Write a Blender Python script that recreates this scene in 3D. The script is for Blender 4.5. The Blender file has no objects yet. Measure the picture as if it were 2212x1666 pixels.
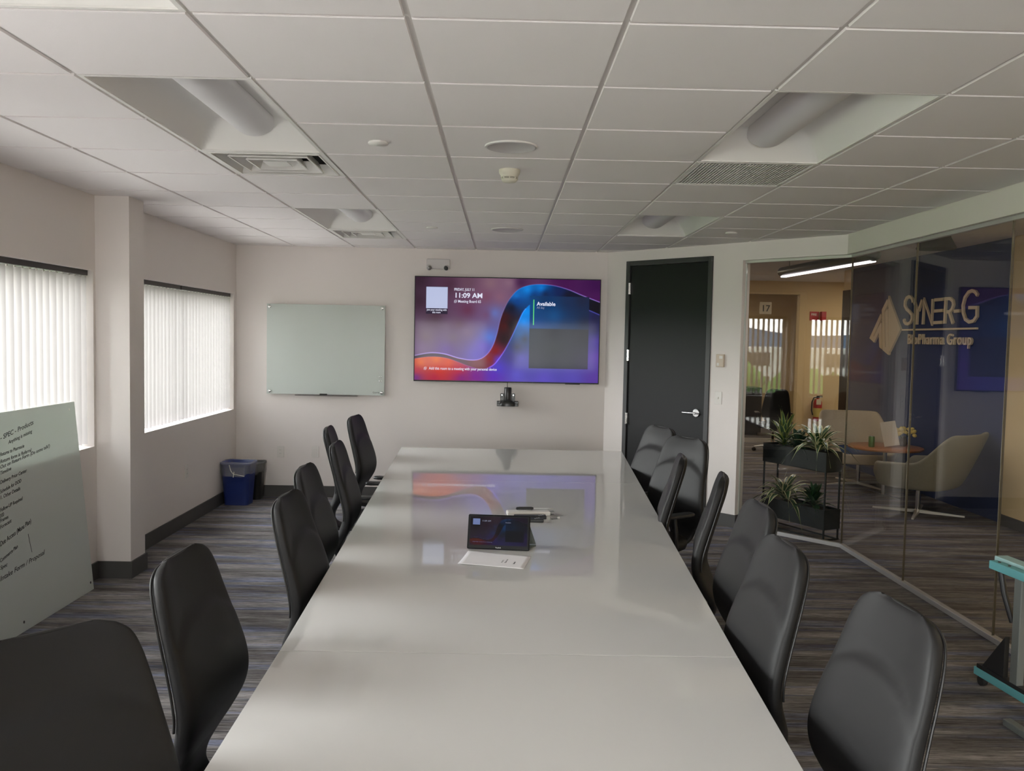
import bpy, math, random
import numpy as np
from mathutils import Matrix, Vector
random.seed(7)
PI = math.pi
SC = bpy.context.scene
COL = SC.collection

# ------------------------------------------------------------------ camera
cam_data = bpy.data.cameras.new('camera')
cam_data.sensor_width = 36.0
cam_data.lens = 1851.5 / 2212 * 36.0
cam_data.clip_end = 3000
cam = bpy.data.objects.new('camera', cam_data)
COL.objects.link(cam)
_yaw, _pit, _rol = .01261, .05552, .01932
_B = Matrix(((1, 0, 0), (0, 0, -1), (0, 1, 0)))
_Y = Matrix(((math.cos(_yaw), -math.sin(_yaw), 0), (math.sin(_yaw), math.cos(_yaw), 0), (0, 0, 1)))
_P = Matrix(((1, 0, 0), (0, math.cos(_pit), -math.sin(_pit)), (0, math.sin(_pit), math.cos(_pit))))
_R = Matrix(((math.cos(_rol), -math.sin(_rol), 0), (math.sin(_rol), math.cos(_rol), 0), (0, 0, 1)))
_M = _R @ _P @ _B @ _Y
_rows = [Vector(_M[0]), -Vector(_M[1]), -Vector(_M[2])]
cam.matrix_world = Matrix.Translation((0, 0, 1.67)) @ Matrix((_rows[0], _rows[1], _rows[2])).transposed().to_4x4()
SC.camera = cam

# ------------------------------------------------------------------ view + world
SC.view_settings.view_transform = 'Standard'
SC.view_settings.look = 'None'
SC.view_settings.gamma = 1
SC.view_settings.use_curve_mapping = False
SC.view_settings.exposure = 0.57
SC.cycles.max_bounces = 10
SC.cycles.diffuse_bounces = 6
SC.cycles.glossy_bounces = 4
SC.cycles.transparent_max_bounces = 16
SC.cycles.transmission_bounces = 6
SC.cycles.sample_clamp_indirect = 6
SC.cycles.caustics_reflective = False
SC.cycles.caustics_refractive = False

SKY = 17.0
w = bpy.data.worlds.new('sky')
SC.world = w
w.use_nodes = True
nt = w.node_tree
nt.nodes.clear()
_o = nt.nodes.new('ShaderNodeOutputWorld')
_b = nt.nodes.new('ShaderNodeBackground')
_t = nt.nodes.new('ShaderNodeTexCoord')
_s = nt.nodes.new('ShaderNodeSeparateXYZ')
_r = nt.nodes.new('ShaderNodeValToRGB')
nt.links.new(_t.outputs['Generated'], _s.inputs[0])
nt.links.new(_s.outputs['Z'], _r.inputs[0])
_r.color_ramp.elements[0].position = 0.0
_r.color_ramp.elements[0].color = (1.0, .98, .96, 1)
_r.color_ramp.elements[1].position = 0.6
_r.color_ramp.elements[1].color = (.90, .93, 1.0, 1)
nt.links.new(_r.outputs[0], _b.inputs[0])
_b.inputs[1].default_value = SKY
nt.links.new(_b.outputs[0], _o.inputs[0])


def light(name, loc, rot, sx, sy, power, color=(1, 1, 1), portal=False):
    l = bpy.data.lights.new(name, 'AREA')
    l.shape = 'RECTANGLE'
    l.size = sx
    l.size_y = sy
    l.energy = power
    l.color = color
    if portal:
        l.cycles.is_portal = True
    o = bpy.data.objects.new(name, l)
    o.location = loc
    o.rotation_euler = rot
    COL.objects.link(o)
    return o


# sky portals just outside the glass of each window
WZ0, WZ1 = .895, 2.06
WINS = [(3.04, 5.706), (6.0, 8.67), (.10, 2.76), (-2.80, -.14)]
for a, b in WINS:
    light('sky_portal', (-2.93, (a + b) / 2, (WZ0 + WZ1) / 2), (0, -PI / 2, 0), WZ1 - WZ0, b - a, 1, portal=True)
RW = [(-2.1, -.35), (.25, 2.3)]
for a, b in RW:
    light('sky_portal', ((a + b) / 2, -3.33, (WZ0 + WZ1) / 2), (PI / 2, 0, 0), b - a, WZ1 - WZ0, 1, portal=True)
# fill lamps added outside the out-of-view windows to brighten the room
for a, b in WINS[2:]:
    light('window_fill', (-2.92, (a + b) / 2, (WZ0 + WZ1) / 2), (0, -PI / 2, 0), WZ1 - WZ0, b - a, 52, (1, .965, .96))
for a, b in RW:
    light('window_fill', ((a + b) / 2, -3.32, (WZ0 + WZ1) / 2), (PI / 2, 0, 0), b - a, WZ1 - WZ0, 52, (1, .965, .96))
# panel lamps added to light the lounge; pendant and office strips (built further down)
LPAN = [(6.2, 5.2), (6.2, 12.9), (4.0, 2.2), (2.6, 12.6)]
for x, y in LPAN:
    light('lounge_fill_light', (x, y, 2.672), (0, 0, 0), 1.15, .55, 13, (1, .86, .66))
light('pendant_light', (3.105, 8.345, 2.372), (0, 0, math.atan2(.15, -1.97)), .05, 1.85, 9, (1, .93, .96))
for y in (15.2, 16.2, 17.2):
    light('office_strip_light', (3.6, y, 2.588), (0, 0, 0), 2.0, .06, 7, (1, .9, .75))


# ------------------------------------------------------------------ materials
def newmat(name):
    m = bpy.data.materials.new(name)
    m.use_nodes = True
    return m, m.node_tree, m.node_tree.nodes['Principled BSDF']


def mat(name, col, rough=.5, metal=0., spec=.5, bump=0., bscale=200., bdist=.001, var=0., vscale=5., coat=0., emit=None, es=1., sheen=0.):
    m, t, p = newmat(name)
    p.inputs['Base Color'].default_value = (*col, 1)
    p.inputs['Roughness'].default_value = rough
    p.inputs['Metallic'].default_value = metal
    p.inputs['Specular IOR Level'].default_value = spec
    p.inputs['Coat Weight'].default_value = coat
    p.inputs['Sheen Weight'].default_value = sheen
    tc = t.nodes.new('ShaderNodeTexCoord')
    if bump > 0:
        n = t.nodes.new('ShaderNodeTexNoise')
        n.inputs['Scale'].default_value = bscale
        n.inputs['Detail'].default_value = 3
        b = t.nodes.new('ShaderNodeBump')
        b.inputs['Strength'].default_value = bump
        b.inputs['Distance'].default_value = bdist
        t.links.new(tc.outputs['Object'], n.inputs['Vector'])
        t.links.new(n.outputs['Fac'], b.inputs['Height'])
        t.links.new(b.outputs[0], p.inputs['Normal'])
    if var > 0:
        n2 = t.nodes.new('ShaderNodeTexNoise')
        n2.inputs['Scale'].default_value = vscale
        n2.inputs['Detail'].default_value = 4
        mx = t.nodes.new('ShaderNodeMixRGB')
        mx.inputs[1].default_value = (*[c * (1 - var) for c in col], 1)
        mx.inputs[2].default_value = (*[min(1, c * (1 + var)) for c in col], 1)
        t.links.new(tc.outputs['Object'], n2.inputs['Vector'])
        t.links.new(n2.outputs['Fac'], mx.inputs[0])
        t.links.new(mx.outputs[0], p.inputs['Base Color'])
    if emit:
        p.inputs['Emission Color'].default_value = (*emit, 1)
        p.inputs['Emission Strength'].default_value = es
    return m


def glass_mat(name, tint, f0=.04, rough=0.0):
    """thin architectural glass: clear body, Schlick reflection on each face"""
    m, t, p = newmat(name)
    t.nodes.remove(p)
    out = t.nodes['Material Output']
    tr = t.nodes.new('ShaderNodeBsdfTransparent')
    tr.inputs[0].default_value = (*tint, 1)
    gl = t.nodes.new('ShaderNodeBsdfGlossy')
    gl.inputs['Roughness'].default_value = rough
    lw = t.nodes.new('ShaderNodeLayerWeight')
    lw.inputs[0].default_value = .5
    pw = t.nodes.new('ShaderNodeMath'); pw.operation = 'POWER'; pw.inputs[1].default_value = 5
    ma = t.nodes.new('ShaderNodeMath'); ma.operation = 'MULTIPLY_ADD'
    ma.inputs[1].default_value = 1 - f0; ma.inputs[2].default_value = f0
    mx = t.nodes.new('ShaderNodeMixShader')
    t.links.new(lw.outputs['Facing'], pw.inputs[0])
    t.links.new(pw.outputs[0], ma.inputs[0])
    t.links.new(ma.outputs[0], mx.inputs[0])
    t.links.new(tr.outputs[0], mx.inputs[1])
    t.links.new(gl.outputs[0], mx.inputs[2])
    t.links.new(mx.outputs[0], out.inputs[0])
    return m


def translucent_mat(name, col, mix=.5, alpha=1.0):
    m, t, p = newmat(name)
    t.nodes.remove(p)
    out = t.nodes['Material Output']
    d = t.nodes.new('ShaderNodeBsdfDiffuse'); d.inputs[0].default_value = (*col, 1)
    s = t.nodes.new('ShaderNodeBsdfTranslucent'); s.inputs[0].default_value = (*col, 1)
    mx = t.nodes.new('ShaderNodeMixShader'); mx.inputs[0].default_value = mix
    t.links.new(d.outputs[0], mx.inputs[1]); t.links.new(s.outputs[0], mx.inputs[2])
    last = mx
    if alpha < 1:
        tr = t.nodes.new('ShaderNodeBsdfTransparent')
        m2 = t.nodes.new('ShaderNodeMixShader'); m2.inputs[0].default_value = alpha
        t.links.new(tr.outputs[0], m2.inputs[1]); t.links.new(mx.outputs[0], m2.inputs[2])
        last = m2
    t.links.new(last.outputs[0], out.inputs[0])
    return m


def screen_mat(name, strength, rough=.07):
    m, t, p = newmat(name)
    a = t.nodes.new('ShaderNodeAttribute'); a.attribute_name = 'pic'
    p.inputs['Base Color'].default_value = (.01, .01, .012, 1)
    p.inputs['Roughness'].default_value = rough
    p.inputs['Specular IOR Level'].default_value = .07
    t.links.new(a.outputs['Color'], p.inputs['Emission Color'])
    p.inputs['Emission Strength'].default_value = strength
    return m


def carpet_mat():
    m, t, p = newmat('carpet')
    tc = t.nodes.new('ShaderNodeTexCoord')
    N, L = t.nodes, t.links

    def noise(sx, sy, detail=3, rough=.6):
        mp = N.new('ShaderNodeMapping')
        mp.inputs['Scale'].default_value = (sx, sy, 1)
        n = N.new('ShaderNodeTexNoise')
        n.inputs['Scale'].default_value = 1
        n.inputs['Detail'].default_value = detail
        n.inputs['Roughness'].default_value = rough
        L.new(tc.outputs['Object'], mp.inputs[0]); L.new(mp.outputs[0], n.inputs['Vector'])
        return n
    streak = noise(2.2, 75, 4, .7)
    fine = noise(14, 240, 3, .7)
    broad = noise(1.1, 7.0, 3, .55)
    hue = noise(.9, 11.0, 3, .6)
    rp = N.new('ShaderNodeValToRGB')
    e = rp.color_ramp.elements
    e[0].position = .36; e[0].color = (.062, .052, .046, 1)
    e[1].position = .66; e[1].color = (.44, .405, .385, 1)
    a = e.new(.5); a.color = (.18, .165, .158, 1)
    mx = N.new('ShaderNodeMath'); mx.operation = 'MULTIPLY_ADD'; mx.inputs[1].default_value = .5
    h = N.new('ShaderNodeMath'); h.operation = 'MULTIPLY'; h.inputs[1].default_value = .5
    L.new(broad.outputs['Fac'], h.inputs[0])
    L.new(streak.outputs['Fac'], mx.inputs[0]); L.new(h.outputs[0], mx.inputs[2])
    L.new(mx.outputs[0], rp.inputs[0])
    # blue bands
    rb = N.new('ShaderNodeValToRGB')
    rb.color_ramp.elements[0].position = .50; rb.color_ramp.elements[0].color = (0, 0, 0, 1)
    rb.color_ramp.elements[1].position = .62; rb.color_ramp.elements[1].color = (.75, .75, .75, 1)
    L.new(hue.outputs['Fac'], rb.inputs[0])
    blue = N.new('ShaderNodeMixRGB'); blue.blend_type = 'MULTIPLY'
    blue.inputs[2].default_value = (.68, .82, 1.28, 1)
    L.new(rb.outputs[0], blue.inputs[0]); L.new(rp.outputs[0], blue.inputs[1])
    # fine fleck
    fl = N.new('ShaderNodeMixRGB'); fl.blend_type = 'MULTIPLY'; fl.inputs[0].default_value = .85
    rf = N.new('ShaderNodeValToRGB')
    rf.color_ramp.elements[0].position = .35; rf.color_ramp.elements[0].color = (.42, .42, .42, 1)
    rf.color_ramp.elements[1].position = .62; rf.color_ramp.elements[1].color = (1.25, 1.25, 1.25, 1)
    L.new(fine.outputs['Fac'], rf.inputs[0])
    L.new(blue.outputs[0], fl.inputs[1]); L.new(rf.outputs[0], fl.inputs[2])
    L.new(fl.outputs[0], p.inputs['Base Color'])
    p.inputs['Roughness'].default_value = .95
    p.inputs['Specular IOR Level'].default_value = .15
    b = N.new('ShaderNodeBump'); b.inputs['Strength'].default_value = .5; b.inputs['Distance'].default_value = .004
    L.new(fine.outputs['Fac'], b.inputs['Height']); L.new(b.outputs[0], p.inputs['Normal'])
    return m


M = {}
M['paint'] = mat('wall_paint', (.80, .75, .72), .85, bump=.15, bscale=350, bdist=.0006, spec=.25)
M['tan'] = mat('tan_paint', (.72, .56, .33), .85, bump=.15, bscale=350, bdist=.0006, spec=.25)
M['blue'] = mat('navy_paint', (.030, .050, .150), .7, bump=.15, bscale=350, bdist=.0006, spec=.3)
M['tile'] = mat('ceiling_tile', (.83, .79, .785), .95, bump=.35, bscale=420, bdist=.0012, spec=.1)
M['tbar'] = mat('ceiling_grid_metal', (.66, .62, .59), .5, spec=.4)
M['white_metal'] = mat('white_enamel', (.78, .76, .73), .35, spec=.4)
M['lens'] = mat('frosted_lens', (.70, .68, .69), .45, spec=.35)
M['dark_void'] = mat('duct_interior', (.10, .10, .10), .8)
M['slab'] = mat('concrete', (.4, .4, .38), .9)
M['base'] = mat('grey_vinyl_base', (.075, .072, .070), .55, spec=.4)
M['carpet'] = carpet_mat()
M['door_black'] = mat('black_door_laminate', (.007, .007, .008), .45, spec=.25, bump=.2, bscale=600, bdist=.0003)
M['door_frame'] = mat('dark_grey_frame_paint', (.034, .034, .036), .45)
M['chrome'] = mat('chrome', (.78, .78, .78), .18, metal=1)
M['satin'] = mat('satin_chrome', (.85, .82, .78), .38, metal=.6)
M['brushed'] = mat('brushed_aluminium', (.62, .61, .60), .35, metal=1)
M['channel'] = mat('aluminium_channel', (.66, .65, .64), .38, metal=.6)
M['glass'] = glass_mat('clear_glass', (.95, .945, .92))
M['wglass'] = glass_mat('window_glass', (.93, .95, .94), f0=.03)
M['seal'] = mat('clear_silicone_joint', (.17, .145, .105), .25, spec=.6)
M['bronze'] = mat('dark_bronze_aluminium', (.035, .028, .026), .45)
M['slat'] = translucent_mat('translucent_vinyl_slat', (.36, .335, .325), .5)
M['leather'] = mat('black_leather', (.014, .0135, .0140), .52, spec=.32, bump=.25, bscale=520, bdist=.0005)
M['leather2'] = mat('black_leather_back', (.014, .0135, .014), .36, spec=.5, bump=.2, bscale=520, bdist=.0004)
M['plastic'] = mat('black_plastic', (.018, .018, .019), .42)
M['softblack'] = mat('soft_touch_black', (.02, .02, .021), .32)
M['tabletop'] = mat('white_back_painted_glass', (.60, .59, .57), .025, spec=.38)
M['tedge'] = mat('polished_glass_edge', (.62, .66, .62), .15)
M['tleg'] = mat('table_base_laminate', (.35, .35, .34), .5)
M['gboard'] = mat('pale_green_glass', (.58, .63, .595), .07, spec=.55)
M['gboard2'] = mat('frosted_green_white_glass', (.70, .74, .70), .16, spec=.5)
_t2 = M['gboard2'].node_tree
_tl = _t2.nodes.new('ShaderNodeBsdfTranslucent'); _tl.inputs[0].default_value = (.60, .64, .60, 1)
_mx = _t2.nodes.new('ShaderNodeMixShader'); _mx.inputs[0].default_value = .22
_t2.links.new(_t2.nodes['Principled BSDF'].outputs[0], _mx.inputs[1])
_t2.links.new(_tl.outputs[0], _mx.inputs[2])
_t2.links.new(_mx.outputs[0], _t2.nodes['Material Output'].inputs[0])
M['ink'] = mat('black_marker_ink', (.02, .02, .02), .6)
M['white_plastic'] = mat('white_plastic', (.72, .69, .65), .4)
M['blue_plastic'] = mat('blue_bin_plastic', (.022, .040, .19), .4)
M['liner'] = translucent_mat('clear_bin_liner', (.78, .78, .76), .4, alpha=.26)
M['paper'] = mat('white_paper', (.80, .78, .80), .8)
M['plan'] = mat('planter_steel', (.006, .011, .014), .5, spec=.3)
M['soil'] = mat('potting_soil', (.03, .02, .014), .95, bump=.6, bscale=60, bdist=.01)
M['leaf_g'] = mat('leaf_green', (.030, .085, .030), .35, var=.25, vscale=9)
M['leaf_d'] = mat('leaf_dark_green', (.012, .040, .020), .35, var=.25, vscale=9)
M['leaf_c'] = mat('leaf_cream_edge', (.62, .60, .34), .4, var=.12, vscale=9)
M['leaf_y'] = mat('leaf_lime_edge', (.36, .42, .10), .4, var=.12, vscale=9)
M['red'] = mat('extinguisher_red', (.45, .015, .02), .3)
M['label_y'] = mat('yellow_label', (.62, .50, .14), .5)
M['tag'] = mat('paper_tag', (.70, .62, .48), .7)
M['fabric'] = mat('oatmeal_upholstery', (.74, .63, .45), .95, bump=.8, bscale=260, bdist=.002, spec=.15, var=.12, vscale=60)
M['fabric2'] = mat('grey_green_upholstery', (.27, .25, .19), .95, bump=.8, bscale=260, bdist=.002, spec=.15, var=.12, vscale=60)
M['bfabric'] = mat('blue_upholstery', (.05, .09, .20), .95, bump=.8, bscale=260, bdist=.002, spec=.15)
M['wood'] = mat('orange_wood_top', (.42, .15, .045), .35, var=.2, vscale=12)
M['can'] = mat('green_can_paint', (.06, .20, .05), .3, metal=.3)
M['flower'] = mat('yellow_petals', (.80, .62, .16), .7)
M['sign'] = mat('sign_letter_champagne', (.86, .72, .50), .45)
M['redsign'] = mat('red_sign', (.50, .03, .04), .5)
M['signwhite'] = mat('sign_white', (.8, .78, .74), .6)
M['teal'] = mat('teal_powder_coat', (.14, .42, .44), .42)
M['grey_coat'] = mat('grey_powder_coat', (.16, .17, .16), .42)
M['brown'] = mat('dark_brown_wood', (.045, .025, .015), .5)
M['shade'] = mat('charcoal_shade', (.040, .038, .032), .7)
M['strip'] = mat('lit_diffuser', (.9, .9, .9), .5, emit=(1, .9, .96), es=2.00)
M['panel_lit'] = mat('added_panel_diffuser', (.9, .9, .9), .5, emit=(1, .86, .66), es=2.0)
M['txt'] = mat('screen_text_white', (.02, .02, .02), .3, emit=(.80, .82, 1.0), es=0.58)
M['txt_dim'] = mat('screen_text_dim', (.02, .02, .02), .3, emit=(.45, .50, .75), es=0.34)
M['txt_green'] = mat('screen_green_bar', (.02, .02, .02), .3, emit=(.02, .55, .12), es=0.61)
M['card'] = mat('screen_card_pale', (.02, .02, .02), .3, emit=(.50, .56, .82), es=0.54)
M['card_dim'] = mat('screen_card_blue', (.02, .02, .02), .3, emit=(.10, .15, .38), es=0.54)
M['bezel'] = mat('black_gloss_bezel', (.006, .006, .007), .3, spec=.2)
M['tvpic'] = screen_mat('wall_screen_picture', .68)
M['tabpic'] = screen_mat('tablet_screen_picture', .68, .15)
M['silver'] = mat('silver_plastic', (.5, .5, .5), .3, metal=.5)
M['clearp'] = glass_mat('clear_plastic', (.93, .93, .93), f0=.08)
M['button'] = mat('grey_button', (.62, .62, .62), .5)
M['ground'] = mat('pale_bounce_paving', (.46, .43, .40), .95, var=.2, vscale=.05)
M['field'] = mat('meadow', (.10, .17, .05), .95, var=.4, vscale=.05)
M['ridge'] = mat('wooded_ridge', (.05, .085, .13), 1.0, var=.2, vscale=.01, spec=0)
M['treeleaf'] = mat('tree_foliage', (.085, .16, .045), .9, var=.45, vscale=.8, spec=.1)
M['bark'] = mat('tree_bark', (.08, .06, .045), .9)
M['offwhite'] = mat('office_block_panel', (.5, .49, .46), .8)
M['darkglass'] = mat('office_block_window', (.03, .035, .04), .2)


# ------------------------------------------------------------------ mesh builder
class MB:
    def __init__(s):
        s.v = []; s.f = []; s.m = []; s.sm = []; s.T = Matrix.Identity(4)

    def add(s, vs, fs, mi=0, smooth=False):
        o = len(s.v)
        s.v += [tuple(s.T @ Vector(p)) for p in vs]
        for f in fs:
            s.f.append([i + o for i in f]); s.m.append(mi); s.sm.append(smooth)
        return s

    def box(s, x0, x1, y0, y1, z0, z1, mi=0):
        vs = [(x, y, z) for z in (z0, z1) for y in (y0, y1) for x in (x0, x1)]
        return s.add(vs, [(0, 2, 3, 1), (4, 5, 7, 6), (0, 1, 5, 4), (2, 6, 7, 3), (0, 4, 6, 2), (1, 3, 7, 5)], mi)

    def prism(s, poly, z0, z1, mi=0):
        n = len(poly)
        a = sum(poly[i][0] * poly[(i + 1) % n][1] - poly[(i + 1) % n][0] * poly[i][1] for i in range(n))
        if a < 0: poly = poly[::-1]
        vs = [(x, y, z0) for x, y in poly] + [(x, y, z1) for x, y in poly]
        fs = [tuple(range(n - 1, -1, -1)), tuple(range(n, 2 * n))]
        fs += [(i, (i + 1) % n, n + (i + 1) % n, n + i) for i in range(n)]
        return s.add(vs, fs, mi)

    def lathe(s, prof, n=24, mi=0, smooth=True, caps=True):
        vs = []; fs = []
        for r, z in prof:
            for k in range(n):
                a = 2 * PI * k / n
                vs.append((r * math.cos(a), r * math.sin(a), z))
        for i in range(len(prof) - 1):
            for k in range(n):
                fs.append((i * n + k, i * n + (k + 1) % n, (i + 1) * n + (k + 1) % n, (i + 1) * n + k))
        s.add(vs, fs, mi, smooth)
        if caps:
            s.add(vs[:n], [tuple(range(n - 1, -1, -1))], mi)
            s.add(vs[-n:], [tuple(range(n))], mi)
        return s

    def cyl(s, c, r, h, n=20, mi=0, axis='z'):
        T0 = s.T
        R = {'z': Matrix.Identity(4), 'x': Matrix.Rotation(PI / 2, 4, 'Y'), 'y': Matrix.Rotation(-PI / 2, 4, 'X')}[axis]
        s.T = T0 @ Matrix.Translation(c) @ R
        s.lathe([(r, 0), (r, h)], n, mi)
        s.T = T0
        return s

    def tube(s, pts, r, n=8, mi=0, rr=None):
        pts = [Vector(p) for p in pts]
        vs = []; fs = []
        prev = None
        for i, p in enumerate(pts):
            d = (pts[min(i + 1, len(pts) - 1)] - pts[max(i - 1, 0)]).normalized()
            if prev is None:
                u = d.orthogonal().normalized()
            else:
                u = (prev - d * prev.dot(d)).normalized()
            prev = u
            v = d.cross(u)
            q = rr[i] if rr else r
            for k in range(n):
                a = 2 * PI * k / n
                vs.append(tuple(p + (u * math.cos(a) + v * math.sin(a)) * q))
        for i in range(len(pts) - 1):
            for k in range(n):
                fs.append((i * n + k, i * n + (k + 1) % n, (i + 1) * n + (k + 1) % n, (i + 1) * n + k))
        s.add(vs, fs, mi, True)
        s.add(vs[:n], [tuple(range(n - 1, -1, -1))], mi)
        s.add(vs[-n:], [tuple(range(n))], mi)
        return s

    def loft(s, rings, closed=True, mi=0, caps=True, smooth=True):
        n = len(rings[0]); vs = [p for r in rings for p in r]; fs = []
        for i in range(len(rings) - 1):
            for k in range(n if closed else n - 1):
                fs.append((i * n + k, i * n + (k + 1) % n, (i + 1) * n + (k + 1) % n, (i + 1) * n + k))
        s.add(vs, fs, mi, smooth)
        if caps and closed:
            s.add(rings[0], [tuple(range(n - 1, -1, -1))], mi, smooth)
            s.add(rings[-1], [tuple(range(n))], mi, smooth)
        return s

    def build(s, name, mats, parent=None, bevel=0, bseg=2, weld=False, solid=0):
        me = bpy.data.meshes.new(name)
        me.from_pydata(s.v, [], s.f)
        if not isinstance(mats, (list, tuple)): mats = [mats]
        for m in mats: me.materials.append(m)
        me.polygons.foreach_set('material_index', s.m)
        me.polygons.foreach_set('use_smooth', s.sm)
        me.update()
        o = bpy.data.objects.new(name, me)
        COL.objects.link(o)
        if parent: o.parent = parent
        if weld:
            md = o.modifiers.new('weld', 'WELD'); md.merge_threshold = .0004
        if solid:
            md = o.modifiers.new('solid', 'SOLIDIFY'); md.thickness = solid; md.offset = 0
        if bevel:
            md = o.modifiers.new('bevel', 'BEVEL'); md.width = bevel; md.segments = bseg
            md.limit_method = 'ANGLE'; md.angle_limit = math.radians(40)
        return o


def tag(o, label=None, cat=None, group=None, kind=None):
    if label: o['label'] = label
    if cat: o['category'] = cat
    if group: o['group'] = group
    if kind: o['kind'] = kind
    return o


def empty(name, loc=(0, 0, 0), rz=0, label=None, cat=None, group=None, kind=None):
    o = bpy.data.objects.new(name, None)
    o.empty_display_size = .1
    o.location = loc; o.rotation_euler = (0, 0, rz)
    COL.objects.link(o)
    return tag(o, label, cat, group, kind)


def dup(o, parent=None):
    c = o.copy(); COL.objects.link(c); c.parent = parent
    for ch in list(o.children): dup(ch, c)
    return c


def struct(name, mb, m, **k):
    o = mb.build(name, m, **k); o['kind'] = 'structure'
    return o


def text_mesh(name, body, size, m, parent, mw, depth=.0005, offset=0., shear=0., align='LEFT', width=None, spacing=1.0):
    c = bpy.data.curves.new(name, 'FONT')
    c.body = body; c.size = size; c.extrude = depth; c.offset = offset; c.shear = shear
    c.align_x = align; c.resolution_u = 3; c.space_character = spacing
    t = bpy.data.objects.new(name + '_tmp', c)
    COL.objects.link(t)
    dg = bpy.context.evaluated_depsgraph_get()
    me = bpy.data.meshes.new_from_object(t.evaluated_get(dg))
    bpy.data.objects.remove(t, do_unlink=True)
    me.name = name
    if width:
        xs = [v.co.x for v in me.vertices]
        k = width / (max(xs) - min(xs))
        for v in me.vertices: v.co.x *= k
    me.materials.clear(); me.materials.append(m)
    o = bpy.data.objects.new(name, me)
    COL.objects.link(o)
    if parent: o.parent = parent
    o.matrix_local = mw
    return o


def stroke(mb, pts, wd, depth, mi=0):
    """flat lettering stroke in the local XY plane, extruded along Z"""
    pts = [Vector((p[0], p[1])) for p in pts]
    L, R = [], []
    for i, p in enumerate(pts):
        ds = []
        if i > 0: ds.append((p - pts[i - 1]).normalized())
        if i < len(pts) - 1: ds.append((pts[i + 1] - p).normalized())
        d = sum(ds, Vector((0, 0))).normalized()
        n = Vector((-d.y, d.x))
        k = 1.0
        if len(ds) == 2:
            k = min(1.7, 1 / max(.35, n.dot(Vector((-ds[0].y, ds[0].x)))))
        L.append(p + n * wd / 2 * k); R.append(p - n * wd / 2 * k)
    for i in range(len(pts) - 1):
        mb.prism([tuple(L[i]), tuple(R[i]), tuple(R[i + 1]), tuple(L[i + 1])], 0, depth, mi)


# ------------------------------------------------------------------ room shell
XL, XR, YB, H = -2.70, 2.77, 8.75, 2.553
P0 = Vector((1.06, 8.75)); CN = Vector((2.77, 6.92))
dW = (CN - P0).normalized(); nW = Vector((-dW.y, dW.x))
LW = (CN - P0).length
TW = Matrix(((dW.x, nW.x, 0, P0.x), (dW.y, nW.y, 0, P0.y), (0, 0, 1, 0), (0, 0, 0, 1)))  # local (s, outward, z)
TOP = 2.95

struct('floor', MB().box(-2.9, 8.2, -3.3, 18.3, -.12, 0), M['carpet'])
struct('light_block_slab', MB().box(-3.0, 8.3, -3.4, 18.4, TOP, TOP + .12), M['slab'])  # unseen slab added on top to keep sky light from leaking in

b = MB()
x0, x1 = XL - .2, XL
b.box(x0, x1, -3.1, YB + .12, 0, WZ0)
b.box(x0, x1, -3.1, YB + .12, WZ1, TOP)
ys = sorted(WINS)
edges = [-3.1] + [v for p in ys for v in p] + [YB + .12]
for i in range(0, len(edges), 2):
    b.box(x0, x1, edges[i], edges[i + 1], WZ0, WZ1)
struct('wall_left', b, M['paint'])
struct('pillar', MB().box(XL - .01, -2.475, 5.735, 5.966, 0, 2.60), M['paint'])
struct('pillar', MB().box(XL - .01, -2.475, 2.78, 3.01, 0, 2.60), M['paint'])
struct('wall_back', MB().box(XL - .2, 1.06, YB, YB + .12, 0, TOP), M['paint'])
b = MB(); b.T = TW
b.box(-.0, .25, 0, .12, 0, TOP)
b.box(.25, 1.25, 0, .12, 2.45, TOP)
b.box(1.25, 1.555, 0, .12, 0, TOP)
b.box(1.555, LW + .0, 0, .12, 2.395, TOP)
struct('wall_door_side', b, M['paint'])
b = MB()
b.box(XR, XR + .12, -3.1, CN.y + .03, 2.395, TOP)
struct('wall_right', b, M['paint'])
b = MB()
y0, y1 = -3.3, -3.1
b.box(-2.9, XR + .12, y0, y1, 0, WZ0); b.box(-2.9, XR + .12, y0, y1, WZ1, TOP)
e2 = [-2.9] + [v for p in RW for v in p] + [XR + .12]
for i in range(0, len(e2), 2): b.box(e2[i], e2[i + 1], y0, y1, WZ0, WZ1)
struct('wall_rear', b, M['paint'])

# baseboards
bt = .115
struct('baseboard_left', MB().box(XL, XL + .012, -3.1, 2.78, 0, bt).box(XL, XL + .012, 3.01, 5.735, 0, bt).box(XL, XL + .012, 5.966, YB, 0, bt)
       .box(XL + .012, -2.475 + .012, 5.723, 5.735, 0, bt).box(-2.475, -2.463, 5.735, 5.978, 0, bt).box(XL + .012, -2.475, 5.966, 5.978, 0, bt)
       .box(-2.475, -2.463, 2.768, 3.022, 0, bt), M['base'])
struct('baseboard_back', MB().box(XL + .012, 1.06, YB - .012, YB, 0, bt), M['base'])
b = MB(); b.T = TW
b.box(0, .25, -.012, 0, 0, bt).box(1.25, 1.567, -.012, 0, 0, bt).box(1.555, 1.567, 0, .048, 0, bt)
struct('baseboard_door_side', b, M['base'])

# suspended ceiling: grid sheet and tegular tiles, clipped to the room
A0, R0, T = -.279, 3.04983, .6096
holes = {}
for c, r, k in [(-2, -3, 'L'), (-2, -2, 'L'), (-2, 0, 'L'), (-2, 1, 'L'), (-2, 5, 'L'), (-2, 6, 'L'), (-2, 2, 'V'), (-2, 7, 'V'), (-2, -4, 'V'),
                (2, 0, 'L'), (2, 1, 'L'), (2, 5, 'L'), (2, 6, 'L'), (2, 2, 'G'), (2, -5, 'L'), (2, -4, 'L')]:
    holes[(c, r)] = k


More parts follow.
